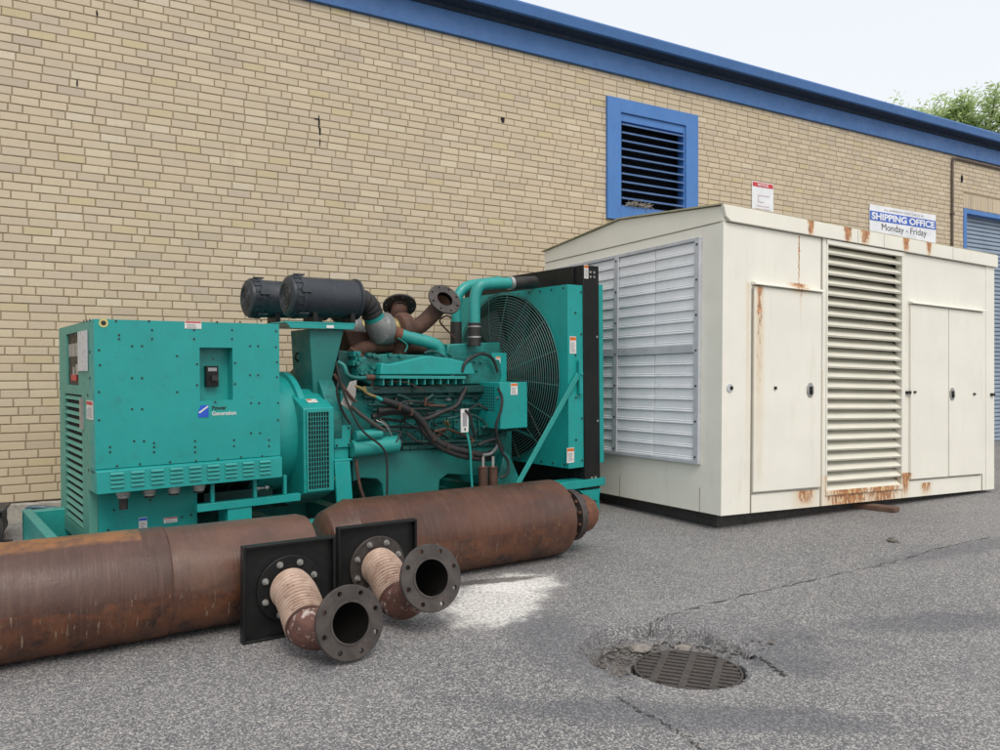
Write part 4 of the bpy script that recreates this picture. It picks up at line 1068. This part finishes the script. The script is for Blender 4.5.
# coolant hoses to the radiator
pipe('coolant_pipe', [(474.5, 336, .28), (474.5, 318, .28), (475, 298, .28), (479, 287, .27), (488, 284, .26), (511, 283, .24)], .050, TEAL_PIPE, 20)
pipe('coolant_hose', [(474.5, 346, .28), (474.5, 323, .28)], .056, RUBBER, 20)
m = MB(); a = gh(474.5, 326, .28); 
for dz in (0, -.09): m.tube([a+Vector((0, 0, dz)), a+Vector((0, 0, dz-.012))], .059, 20)
a = gh(509, 283.2, .24); b = gh(512, 283, .24); m.tube([a, b], .06, 20)
each(m, 'hose_clamp', ZINC, gen)
pipe('coolant_hose', [(510, 283.2, .24), (524, 282.5, .24), (534, 282, .3)], .054, RUBBER, 20)
pipe('coolant_pipe', [(456, 332, .75), (456, 310, .75), (458, 296, .75), (466, 287, .75), (478, 284, .75), (500, 281, .75)], .048, TEAL_PIPE, 20)
pipe('coolant_hose', [(456, 345, .75), (456, 322, .75)], .053, RUBBER, 20)
prism_px([(448, 344), (500, 342), (503, 362), (446, 362)], .35, 1.0, 'thermostat_housing', TEAL_ENG, bevel=.012)
prism_px([(483, 352), (502, 350), (507, 470), (488, 476)], .42, .8, 'gear_case', TEAL_ENG, bevel=.01)
pipe('vent_pipe', [(424, 353, .3), (436, 352, .28), (460, 366, .26), (470, 356, .26), (484, 352, .3)], .010, TEAL_DEEP)
pipe('wiring_loom', [(462, 372, .2), (466, 362, .19), (480, 354, .2), (492, 358, .24), (498, 372, .25)], .013, RUBBER)
pipe('vent_pipe', [(405, 352, .35), (407, 345, .35), (398, 338, .36)], .008, TEAL_ENG)
pipe('drain_tube', [(455, 338, .5), (440, 322, .6), (446, 316, .6), (452, 318, .6)], .008, RUST)
# left engine pipe with union, tangle and brass
pipe('vent_pipe', [(338, 362, .3), (344, 366, .27), (348, 375, .25), (357, 378, .24), (370, 377.5, .24)], .017, TEAL_ENG)
pipe('pipe_union', [(366, 377.5, .24), (374, 377.5, .24)], .024, RUST)
pipe('brass_fitting', [(355, 386, .12), (362, 389, .12), (368, 394, .12), (376, 397, .12)], .012, BRASS)
pipe('brass_fitting', [(364, 386.5, .12), (366, 393, .12)], .014, BRASS)
pipe('vent_pipe', [(376, 397, .12), (384, 401, .12)], .015, TEAL_PIPE)
pipe('black_hose', [(382, 400, .12), (395, 404, .12), (412, 412, .12), (424, 424, .12), (432, 437, .12), (446, 446, .12), (464, 451, .12), (484, 455, .14), (492, 453, .2)], .027, RUBBER, 16)
pipe('black_hose', [(378, 411, .15), (396, 409, .15), (410, 412, .15), (419, 421, .15), (426, 434, .14), (440, 447, .13), (456, 454, .13), (474, 458, .14), (490, 458, .18)], .025, RUBBER, 16)
pipe('black_hose', [(372, 417, .2), (388, 413, .2), (404, 413, .2), (424, 419, .2), (442, 412, .2), (456, 406, .2), (462, 396, .22), (466, 388, .25)], .020, RUBBER, 14)
pipe('black_hose', [(371, 392, .3), (372, 372, .32), (362, 356, .35), (350, 348, .4)], .014, RUST, 10)
for pts, r, mt in (([(336, 362, .1), (341, 384, .09), (349, 406, .09), (362, 430, .09), (382, 447, .09), (387, 462, .09), (387, 500, .1)], .009, RUBBER),
                   ([(334, 374, .12), (344, 388, .1), (352, 398, .1), (356, 402, .1)], .011, RUST),
                   ([(349, 404, .14), (360, 414, .13), (374, 424, .13), (384, 431, .15)], .017, paint('grey_loom', (.06, .06, .055), amount=.5)),
                   ([(340, 376, .2), (337, 392, .18), (342, 410, .17), (350, 424, .17)], .010, RUBBER),
                   ([(356, 460, .2), (358, 476, .18), (361, 490, .16), (366, 503, .15)], .012, RUST),
                   ([(376, 420, .2), (384, 424, .17), (390, 432, .17), (394, 441, .2)], .004, ZINC),
                   ([(380, 419, .2), (388, 426, .18), (392, 436, .2)], .003, ZINC),
                   ([(352, 430, .24), (350, 440, .2), (356, 446, .2)], .006, RUBBER)):
    pipe('cable', pts, r, mt, 8)
prism_px([(350, 382), (357, 380), (356, 396), (349, 410), (341, 404)], .115, .125, 'cable_tag', paint('grey_tag', (.33, .32, .30), amount=.5, scale=20))
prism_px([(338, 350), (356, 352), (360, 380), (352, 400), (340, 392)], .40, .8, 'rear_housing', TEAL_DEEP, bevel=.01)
prism_px([(344, 330), (372, 332), (366, 352), (352, 352)], .60, .9, 'exhaust_manifold', RUST, bevel=.02)
pipe('exhaust_manifold', [(350, 356, .55), (364, 348, .55), (390, 346, .6), (424, 348, .6)], .055, RUST, 16)
rg = random.Random(21)
for k in range(22):
    px, py, t = rg.uniform(350, 495), rg.uniform(384, 440), rg.uniform(.16, .27)
    P = [(px, py, t)]
    for j in range(3): P.append((P[-1][0]+rg.uniform(-6, 26), P[-1][1]+rg.uniform(-8, 12), min(.3, max(.12, P[-1][2]+rg.uniform(-.04, .04)))))
    pipe('cable', P, rg.choice((.004, .006, .009, .012)), rg.choice((RUBBER, RUBBER, RUST, TEAL_DEEP, BRASS if k % 5 == 0 else RUBBER)), 8)
for px, py in ((410, 412), (432, 437), (446, 446), (470, 455), (398, 406)):
    a = gh(px, py, .12); m = MB(); m.box(a.x-.005, a.x+.005, .085, .15, a.z-.031, a.z+.031); m.build('hose_clip', RUST, gen, bevel=.003)
for px, py, w in ((409, 404, .06), (448, 399, .05), (476, 397, .05)):
    a = gh(px, py, .30); m = MB(); m.box(a.x-w/2, a.x+w/2, .296, .30, a.z-.012, a.z+.012); m.build('data_plate', ZINC, gen)
# starter motor
m = MB(); a = gh(351, 449, .2); b = gh(395.5, 444, .2); m.cyl(a, b, .068, 28); m.cyl(b, b+Vector((.012, 0, 0)), .07, 28); 
st_ = m.build('starter_motor', TEAL_PIPE, gen, bevel=.004)
m = MB(); a = gh(355, 436, .17); b = gh(381, 433, .17); m.cyl(a, b, .040, 20); m.build('solenoid', TEAL_PIPE, st_, bevel=.004)
m = MB(); c = gh(395, 444, .2); m.cyl(c, c+Vector((.035, 0, 0)), .06, 24); m.build('end_cap', BLACK, st_)
# battery charger box
bx_t = .02
a = gh(500, 383, bx_t); b = gh(527.5, 428, bx_t); td = t_at(472, a.x); 
ztb = .5*(a.z+gh(527.5, 381.5, bx_t).z); zbb = .5*(gh(500, 428.5, bx_t).z+b.z)
m = MB(); m.box(a.x, b.x, bx_t, bx_t+.36, zbb, ztb); jb = m.build('junction_box', TEAL, gen, bevel=.004)
p = gh(514, 389, bx_t); stick('warning_label', 1, (p.x, bx_t, p.z), .075, .10, jb, ORANGE)
m = MB()
for i in range(7):
    for k in range(9): y = bx_t+.08+i*.028; z = zbb+.15+k*.024; m.box(a.x-.0015, a.x-.0002, y, y+.015, z, z+.013)
m.build('box_perforation', DARK, jb)
p = gs(502, 398, a.x); m = MB(); m.cyl((a.x-.001, bx_t+.03, p.z), (a.x-.012, bx_t+.03, p.z), .01, 8); m.build('knockout', ZINC, jb)
p = gh(508, 361, .12)
m = MB(); qa = s_at(491, .35); qb = s_at(501, .35); m.box(qa, qb+.05, .33, .6, gh(496, 375, .35).z-.12, gh(496, 353, .35).z); ub = m.build('sender_box', TEAL, gen, bevel=.004); p = gh(498, 360, .33); stick('warning_label', 1, (p.x, .33, p.z), .05, .06, ub, ORANGE)
# hanging tag, teal drain hose
m = MB(); a = gh(461, 409, .1); b = gh(468.5, 432, .1); m.box(a.x, b.x, .1, .108, b.z, a.z); tg = m.build('paper_tag', WHITE, gen); m = MB(); m.box(a.x+.015, b.x-.015, .098, .0995, b.z+.05, a.z-.03); m.build('small_print', GREYP, tg); m = MB(); m.box(a.x+.03, b.x-.03, .096, .0975, b.z+.015, b.z+.035); m.build('print_spot', BLACKP, tg)
pipe('teal_tube', [(467, 433, .1), (470, 448, .09), (471, 470, .09), (473, 500, .09)], .010, TEAL_PIPE, 8)
pipe('black_hose', [(465, 410, .1), (470, 415, .09), (472, 425, .1), (475, 436, .12)], .012, RUBBER, 8)
pipe('black_hose', [(498, 388, .0), (502, 398, -.01), (501, 410, -.01), (496, 426, .02), (498, 440, .05), (502, 452, .06), (508, 462, .06), (507, 474, .06), (500, 478, .08)], .012, RUBBER, 10)
pipe('black_hose', [(478, 445, .15), (488, 441, .14), (498, 440, .13), (503, 450, .14)], .014, RUBBER, 10)
# fuel filters
for px in (483, 493):
    m = MB(); a = gh(px, 468, .12); m.cyl(a, a+Vector((0, 0, -.26)), .040, 20); m.cyl(a, a+Vector((0, 0, .012)), .043, 20); o = m.build('fuel_filter', RUST, gen, bevel=.003)
    m = MB(); m.cyl(a+Vector((0, 0, .012)), a+Vector((0, 0, .10)), .014, 10); m.build('filter_stem', ZINC, o)
pipe('filter_pipe', [(480, 455, .12), (490, 454, .12), (496, 448, .14), (498, 440, .2)], .014, GREYM, 10)
prism_px([(505, 452), (510, 455), (521, 482), (519, 500), (497, 500), (497, 484)], .16, .30, 'front_mount', TEAL_ENG)
# --- radiator
TR0 = -.2; TR1 = 1.61
sa = s_at(568, TR0); sb = s_at(583, TR0); sc = s_at(598.5, TR0); sd = s_at(603, TR0)
zsb = gh(583, 467, TR0).z; zst = gh(583, 285.5, TR0).z; ztt = gh(583, 265, TR0).z; zpb = gh(590, 489, TR0).z
FC = gs(520, 375.5, sa); tcF = .70; zcF = FC.z; RF = .80
zcF = .5*(zst+zsb)+.0
SB = 48
m = MB()      # shroud face: plate with a round opening
ring = []; outer = []
for k in range(SB):
    a = 2*PI*k/SB+PI/SB; cy, sz = math.cos(a), math.sin(a); ring.append((sa, tcF+RF*cy, zcF+RF*sz))
    hw0, hw1, hh0, hh1 = tcF-TR0, TR1-tcF, zst-zcF, zcF-zsb
    kx = (hw1 if cy > 0 else hw0)/max(abs(cy), 1e-6); kz = (hh0 if sz > 0 else hh1)/max(abs(sz), 1e-6); kk = min(kx, kz)
    outer.append((sa, tcF+kk*cy, zcF+kk*sz))
corners = [(sa, TR1, zst), (sa, TR0, zst), (sa, TR0, zsb), (sa, TR1, zsb)]
for q in corners:
    i = min(range(SB), key=lambda i: (outer[i][1]-q[1])**2+(outer[i][2]-q[2])**2); outer[i] = q
RD = .78
ring = [(sa, tcF+RD*(p[1]-tcF)/RF, zcF+RD*(p[2]-zcF)/RF) for p in ring]
m.add(ring+outer+[(sa+.07, p[1], p[2]) for p in ring]+[(sb, p[1], p[2]) for p in outer],
      [(i, (i+1) % SB, SB+(i+1) % SB, SB+i) for i in range(SB)]+[(i, (i+1) % SB, 2*SB+(i+1) % SB, 2*SB+i) for i in range(SB)]+[(SB+i, SB+(i+1) % SB, 3*SB+(i+1) % SB, 3*SB+i) for i in range(SB)])
shr = m.build('fan_shroud', TEAL, gen)
m = MB()
for k in range(9): z = zsb+.06+(zst-zsb-.12)*k/8; m.cyl((.5*(sa+sb), TR0-.0, z), (.5*(sa+sb), TR0-.006, z), .009, 8) if k % 2 else m.cyl((sb-.02, TR0, z), (sb-.02, TR0-.006, z), .009, 8)
for k in range(12): y = TR0+.05+(TR1-TR0-.1)*k/11; m.cyl((sa, y, zst-.03), (sa-.006, y, zst-.03), .009, 8); m.cyl((sa, y, zsb+.03), (sa-.006, y, zsb+.03), .009, 8)
each(m, 'shroud_bolt', BLACKP, shr)
m = MB(); m.box(sb+.001, sc-.02, TR0+.12, TR1-.12, zsb, zst+.02); m.build('radiator_core', DARK, gen)
m = MB()
m.box(sb+.0, sc, TR0-.012, TR0+.10, zpb, ztt); m.box(sb, sc, TR1-.1, TR1, zpb, ztt)
m.box(sb-.02, sc, TR0+.101, TR1-.101, zst+.012, ztt-.002); m.box(sb, sc, TR0+.101, TR1-.101, zpb+.0, zsb-.012)
rfm = m.build('radiator_frame', BLACK, gen, bevel=.004)
m = MB()
for zz in (ztt-.06, ztt-.10, zpb+.06, zpb+.10):
    for fx in (.38, .62): m.cyl((sb+(sc-sb)*fx+.01, TR0-.012, zz), (sb+(sc-sb)*fx+.01, TR0-.02, zz), .012, 8)
for k in range(2): z = zcF+.35-k*.75; m.cyl((sc-.03, TR0-.012, z), (sc-.03, TR0-.018, z), .010, 8)
each(m, 'frame_bolt', ZINC, rfm)
m = MB(); m.box(sc+.001, sd, TR0-.005, TR1, zsb+.02, zst+.02); m.build('guard_panel', TEAL, gen, bevel=.003)
# fan
m = MB(); hub = Vector((sa+.09, tcF, zcF)); m.cyl(hub-Vector((.06, 0, 0)), hub+Vector((.05, 0, 0)), .15, 24)
for k in range(8):
    a = 2*PI*k/8+.2; M = Matrix.Translation(hub) @ Matrix.Rotation(a, 4, 'X') @ Matrix.Rotation(R_(28), 4, 'Z')
    M = Matrix.Translation(hub) @ Matrix.Rotation(a, 4, 'X') @ Matrix.Translation((0, 0, .13)) @ Matrix.Rotation(R_(32), 4, 'Z')
    m.prism([M @ Vector(p) for p in ((0, -.06, 0), (0, .06, 0), (0, .14, .6), (0, -.12, .6))], M.to_3x3() @ Vector((.008, 0, 0)))
m.build('fan', paint('dark_fan', (.01, .03, .03), (.008, .015, .015), amount=.4), gen)
# wire guard: rings and spokes, slightly dished
m = MB(); GM = paint('guard_wire', (.03, .17, .155), (.08, .15, .14), rough=.4, amount=.4, scale=30)
def dish(r): return sa-.012-.10*(1-(r/RF)**2)
for k in range(30):
    r = .10+(RF-.10)*k/29; x = dish(r); m.tube([(x, tcF+r*math.cos(a), zcF+r*math.sin(a)) for a in [2*PI*j/72 for j in range(73)]], .0034, 5, False)
for k in range(16):
    a = 2*PI*k/16+.1; m.tube([(dish(r)+.006, tcF+r*math.cos(a), zcF+r*math.sin(a)) for r in (.08, .25, .45, .62, .74, RF)], .0042, 5)
m.build('fan_guard', GM, gen)
# stickers on the shroud and post
p = gh(572, 345, TR0); stick('warning_label', 1, (s_at(573, TR0), TR0, gh(572.5, 345, TR0).z), .075, .15, shr, ORANGE)
stick('warning_label', 1, (s_at(574, TR0)-.05, TR0, gh(563, 456, TR0).z), .085, .13, shr, ORANGE)
stick('warning_label', 1, (sb+.035, TR0-.012, gh(587, 272, TR0).z), .05, .12, rfm, ORANGE)
# brace
a = gh(517, 486, TR0-.02); b = gh(579, 374, TR0-.03); d = (b-a).normalized(); 
m = MB(); nrm = Vector((0, 1, 0)); w_ = d.cross(nrm).normalized()*.024
m.prism([a-w_, a+w_, b+w_, b-w_], (0, .008, 0)); m.prism([a-w_, a-w_*.75, b-w_*.75, b-w_], (0, .05, 0)); m.build('brace', TEAL_PIPE, gen, bevel=.002)
m = MB(); x = s_at(580.5, TR0-.03); m.box(x-.02, x+.02, TR0-.042, TR0-.013, gh(580, 394, TR0).z, gh(580, 360, TR0).z); m.cyl((x, TR0-.042, b.z), (x, TR0-.055, b.z), .014, 6); m.build('brace_bracket', TEAL, gen, bevel=.003)
m = MB(); x = gh(517, 486, TR0).x; zz = gh(530, 484, TR0).z; m.box(x-.10, sd-.01, TR0-.03, TR0+.14, zz-.09, zz-.02); m.box(x-.04, x+.12, TR0-.04, TR0+.05, zz-.02, zz+.01)
for k in range(3): xx = x+.1+k*(srE-x-.1)/2.2; m.box(xx, xx+.08, TR0, TR1, .0, zz-.09)
m.build('radiator_base', TEAL, gen, bevel=.004)
m = MB(); xx = s_at(590, TR0)
m.prism([gh(580, 491, TR0-.03), gh(601, 489, TR0-.03), gh(598, 500, TR0-.03), gh(590, 500, TR0-.03)], (0, .02, 0)); m.build('gusset', TEAL, gen)

# ------------------------------------------------------------------ drain grate
gr_ang = math.atan2(.42, .163)-PI/2
gM = Matrix.Translation((DR[0], DR[1], -.042)) @ Matrix.Rotation(gr_ang, 4, 'Z')
GI = rusty('worn_cast_iron', (.085, .074, .067), (.058, .051, .047), (.10, .072, .055), scale=16, rough=.65, metal=.2)
go = empty('drain_grate', gM, 'round cast iron drain grate sunk in the asphalt', 'drain')
RG = .236
m = MB(); M = Matrix.Rotation(R_(90), 4, 'Y'); m.lathe([(-.001, RG), (-.001, RG-.010), (.05, RG-.010), (.05, RG), (-.001, RG)], M, 64); m.build('rim', GI, go)
m = MB(); nb = 11
for i in range(nb):
    y = -RG+.03+(2*RG-.06)*i/(nb-1); hx = math.sqrt(max(0, (RG-.012)**2-y*y)); m.box(-hx, hx, y-.0105, y+.0105, -.05, .0015)
m.build('bars', GI, go, bevel=.002)
m = MB()
for x in (-.125, 0, .125): hy = math.sqrt((RG-.01)**2-x*x); m.box(x-.016, x+.016, -hy, hy, -.03, .004)
m.build('ribs', GI, go, bevel=.002)
m = MB(); m.cyl((DR[0], DR[1], -.5), (DR[0], DR[1], -.39), .3, 24)
m = MB(); m.cyl((0, 0, -.075), (0, 0, -.070), .236, 40); m.build('pit_shade_disc', DARK, go)  # black disc added to paint the darkness below the bars
# rubble
RUB = rusty('broken_asphalt', (.11, .10, .095), (.18, .165, .15), (.06, .052, .045), scale=26, rough=.95)
PALE = rusty('pale_stone', (.27, .25, .22), (.20, .18, .16), (.12, .105, .09), scale=20, rough=.9)
def stone(x, y, r, sq, mat, name, seed, label=None, cat=None, group=None, z=None):
    rr = random.Random(seed); bm = bmesh.new(); bmesh.ops.create_icosphere(bm, subdivisions=2, radius=r)
    for v in bm.verts:
        n_ = mnoise.noise(v.co*(1.6/r)+Vector((seed, 0, 0))); v.co *= 1+.35*n_; v.co.z *= sq; v.co.x *= 1+.5*rr.random()*0
    me = bpy.data.meshes.new(name); bm.to_mesh(me); bm.free(); me.materials.append(mat)
    o = bpy.data.objects.new(name, me); COL.objects.link(o); o.location = (x, y, (gz(x, y) if z is None else z)+r*sq*.55); o.rotation_euler = (0, 0, rr.random()*6)
    return tag(o, label, cat, group) if label else o
p = ground(640, 644, -.03); stone(p.x, p.y, .055, .30, PALE, 'stone', 3, 'pale flat stone in the broken asphalt on the left of the drain grate', 'stone')
p = ground(683, 640.5, -.03); stone(p.x, p.y, .05, .28, PALE, 'stone', 8, 'pale tan stone in the broken asphalt just behind the drain grate', 'stone')
p = ground(893, 541.5); stone(p.x, p.y, .045, .5, RUB, 'stone', 12, 'single dark stone lying on open asphalt in front of the cream enclosure', 'stone')
m = MB(); rr = random.Random(4)
for k in range(950):
    if k < 800: px, py = rr.gauss(622, 15), rr.gauss(650, 7)
    else: px, py = rr.gauss(690, 45), rr.gauss(640, 4)
    p = ground(px, py); 
    if math.hypot(p.x-DR[0], p.y-DR[1]) < .27: continue
    r = rr.uniform(.003, .008)*(rr.choice((1.8, 2.6)) if rr.random() < .10 else 1); c = Vector((p.x, p.y, gz(p.x, p.y)+r*.4))
    vs = [c+Vector((rr.uniform(.6, 1.2)*r*a, rr.uniform(.6, 1.2)*r*b, rr.uniform(.4, .8)*r*d_)) for a, b, d_ in ((1, 0, 0), (-1, 0, 0), (0, 1, 0), (0, -1, 0), (0, 0, 1), (0, 0, -1))]
    m.add(vs, [(0, 2, 4), (2, 1, 4), (1, 3, 4), (3, 0, 4), (2, 0, 5), (1, 2, 5), (3, 1, 5), (0, 3, 5)])
tag(m.build('gravel', RUB, smooth=False), 'loose crumbs of broken asphalt around the drain', 'gravel', kind='stuff')
# dry twig scrap on the ground beyond the silencer
m = MB(); c = ground(603, 503)
for k in range(9): d = Vector((random.uniform(-.07, .07), random.uniform(-.05, .05), random.uniform(0, .02))); m.tube([c+Vector((0, 0, .01)), c+d+Vector((0, 0, .012))], .004, 5)
tag(m.build('twig', RUST), 'small dark tangle of twigs on the asphalt beyond the silencer outlet', 'twig')

# dark machine part at the far left edge
o0 = ground(2, 548)
PF = Frame((o0.x-.29, o0.y+.25, 0), (.9, .43)); 
eg = empty('scrap_machine_part', PF.M, 'greasy black machine part standing on the asphalt at the left edge by the wall', 'machine part')
m = MB(); m.box(-.35, .12, -.12, .22, .08, .22); m.cyl((-.1, -.12, .1), (-.1, .2, .1), .095, 20); m.cyl((.06, -.1, .09), (.06, .2, .09), .07, 16); m.build('housing', BLACK, eg, bevel=.012)
m = MB(); m.box(-.4, .14, -.14, .24, .22, .245); m.build('top_plate', PLASTIC, eg, bevel=.006)
m = MB()
for k in range(8): a = random.uniform(-.3, .16); m.tube(spline([(a, -.14, .2), (a+.04, -.19, .12), (a+.03, -.2, .04), (a+.1, -.18, .015)], 5), .012, 6)
each(m, 'loose_cable', RUBBER, eg)
# blue strap scrap by the wall
m = MB(); p = wh(29, 502, -.14); p = WF.M @ Vector((p.x, -.14, .06))
m.tube(spline([p+Vector((-.03, 0, -.055)), p+Vector((-.02, 0, .06)), p+Vector((.05, .02, .075)), p+Vector((.2, .09, .05)), p+Vector((.36, .17, .02))], 6), .018, 8)
tag(m.build('blue_hose', paint('faded_blue_hose', (.05, .10, .14), amount=.5)), 'short faded blue hose lying against the wall base behind the green tray', 'hose')

# ------------------------------------------------------------------ trees beyond the roof
BARK = rusty('bark', (.09, .07, .055), (.13, .105, .08), (.05, .04, .03), scale=5)
def leafm(name, c):
    m = NT(name); inf = m.n('Attribute', _attribute_name='leafcol'); m.out(m.mix(m.noise(3, 3), inf.outputs['Color'], inf.outputs['Color']), .6)
    tr = m.n('BsdfTranslucent'); m.set(tr.inputs['Color'], inf.outputs['Color']); mx = m.n('MixShader'); mx.inputs[0].default_value = .5
    m.t.links.new(m.b.outputs[0], mx.inputs[1]); m.t.links.new(tr.outputs[0], mx.inputs[2]); m.t.links.new(mx.outputs[0], m.t.nodes['Material Output'].inputs[0]); return m.m
LEAF = leafm('young_leaves', 0)
def tree(px, py, Y, rad, label, seed, nleaf=7000):
    rr = random.Random(seed); X = (px-HX)/F*Y; top = CAM.z+Y*(HY-py)/F
    root = empty('tree', Matrix.Translation((X, Y, 0)), label, 'tree', 'trees rising behind the building roof')
    m = MB(); m.tube([(0, 0, 0), (.1, .05, top*.3), (-.05, .1, top*.6), (0, 0, top*.93)], [.26, .2, .12, .03], 10)
    tips = []
    for k in range(70):
        z0 = top*rr.uniform(.35, .9); a = rr.uniform(0, 2*PI); L = rad*rr.uniform(.5, 1.0)*(1.15-.55*z0/top)
        e = Vector((math.cos(a)*L, math.sin(a)*L, min(top-.1, z0+L*rr.uniform(.5, 1.1)))); s0 = Vector((0, 0, z0)); md = s0.lerp(e, .5)+Vector((0, 0, -.1*L))
        m.tube([s0, md, e], [.05, .03, .01], 5); tips.append((md, e))
    tips.append((Vector((0, 0, top*.8)), Vector((0, 0, top))))
    m.build('trunk', BARK, root)
    v = []; f = []; col = []
    for k in range(nleaf):
        a, b = rr.choice(tips); p = a.lerp(b, rr.uniform(.1, 1.06)); sp = .42*rad/2.4
        p = p+Vector((rr.gauss(0, sp*.55), rr.gauss(0, sp*.55), rr.gauss(0, sp*.5))); s_ = rr.uniform(.06, .12)
        if p.z > top+.1: continue
        u = Vector((rr.gauss(0, 1), rr.gauss(0, 1), rr.gauss(0, 1))).normalized(); w = u.orthogonal().normalized()
        i = len(v); v += [p-u*s_, p+w*s_*.45, p+u*s_, p-w*s_*.45]; f.append((i, i+1, i+2, i+3))
        g_ = rr.uniform(.75, 1.35); c = (.46*g_, .58*g_, .27*g_, 1) if rr.random() < .8 else (.55*g_, .60*g_, .33*g_, 1); col += list(c)*4
    me = bpy.data.meshes.new('crown'); me.from_pydata(v, [], f); at = me.color_attributes.new('leafcol', 'FLOAT_COLOR', 'CORNER'); at.data.foreach_set('color', col)
    me.materials.append(LEAF); o = bpy.data.objects.new('crown', me); COL.objects.link(o); o.parent = root
tree(897, 94, 27, 1.3, 'thin tree whose pale tip barely clears the roof, leftmost of the three', 1, 7000)
tree(940, 97, 26, 1.9, 'light green tree clearing the roof in the middle of the three', 2, 27000)
tree(986, 97, 25, 2.0, 'light green tree clearing the roof, rightmost of the three at the picture edge', 3, 27000)

# ------------------------------------------------------------------ camera, light, world
cd = bpy.data.cameras.new('camera'); co = bpy.data.objects.new('camera', cd); COL.objects.link(co)
co.location = CAM; co.rotation_euler = (R_(90), 0, 0); cd.sensor_width = 36; cd.lens = F/1000*36; cd.shift_y = -(375-HY)/1000; cd.clip_end = 1000; cd.clip_start = .05
S.camera = co
w = bpy.data.worlds.new('World'); S.world = w; w.use_nodes = True; nt = w.node_tree; nd = nt.nodes; lk = nt.links
bg = nd['Background']; sky = nd.new('ShaderNodeTexSky'); sky.sky_type = 'NISHITA'; sky.sun_disc = False
EL, AZ = R_(52), R_(160)      # sun azimuth: direction it comes from, clockwise from +Y
sky.sun_elevation = EL; sky.sun_rotation = AZ; sky.air_density = 1.5; sky.dust_density = 5
lk.new(sky.outputs[0], bg.inputs[0]); bg.inputs[1].default_value = .05
bg2 = nd.new('ShaderNodeBackground'); add = nd.new('ShaderNodeAddShader')
tc_ = nd.new('ShaderNodeTexCoord'); cn = nd.new('ShaderNodeTexNoise'); cn.inputs['Scale'].default_value = 1.6; cn.inputs['Detail'].default_value = 5; lk.new(tc_.outputs['Generated'], cn.inputs['Vector'])
cr = nd.new('ShaderNodeMix'); cr.data_type = 'RGBA'; cr.inputs[6].default_value = (.95, .965, .985, 1); cr.inputs[7].default_value = (1.0, 1.0, 1.0, 1); lk.new(cn.outputs['Fac'], cr.inputs[0]); lk.new(cr.outputs[2], bg2.inputs[0])
bg2.inputs[1].default_value = .81
lk.new(bg.outputs[0], add.inputs[0]); lk.new(bg2.outputs[0], add.inputs[1]); lk.new(add.outputs[0], nd['World Output'].inputs[0])
ld = bpy.data.lights.new('sun', 'SUN'); lo2 = bpy.data.objects.new('sun', ld); COL.objects.link(lo2); ld.energy = 1.45; ld.angle = R_(30); ld.color = (1, .96, .9)
sd_ = Vector((math.sin(AZ)*math.cos(EL), math.cos(AZ)*math.cos(EL), math.sin(EL))); lo2.rotation_euler = sd_.to_track_quat('Z', 'Y').to_euler(); lo2.location = (0, -5, 12)
S.view_settings.view_transform = 'Standard'; S.view_settings.look = 'None'; S.view_settings.gamma = 1; S.view_settings.exposure = 0
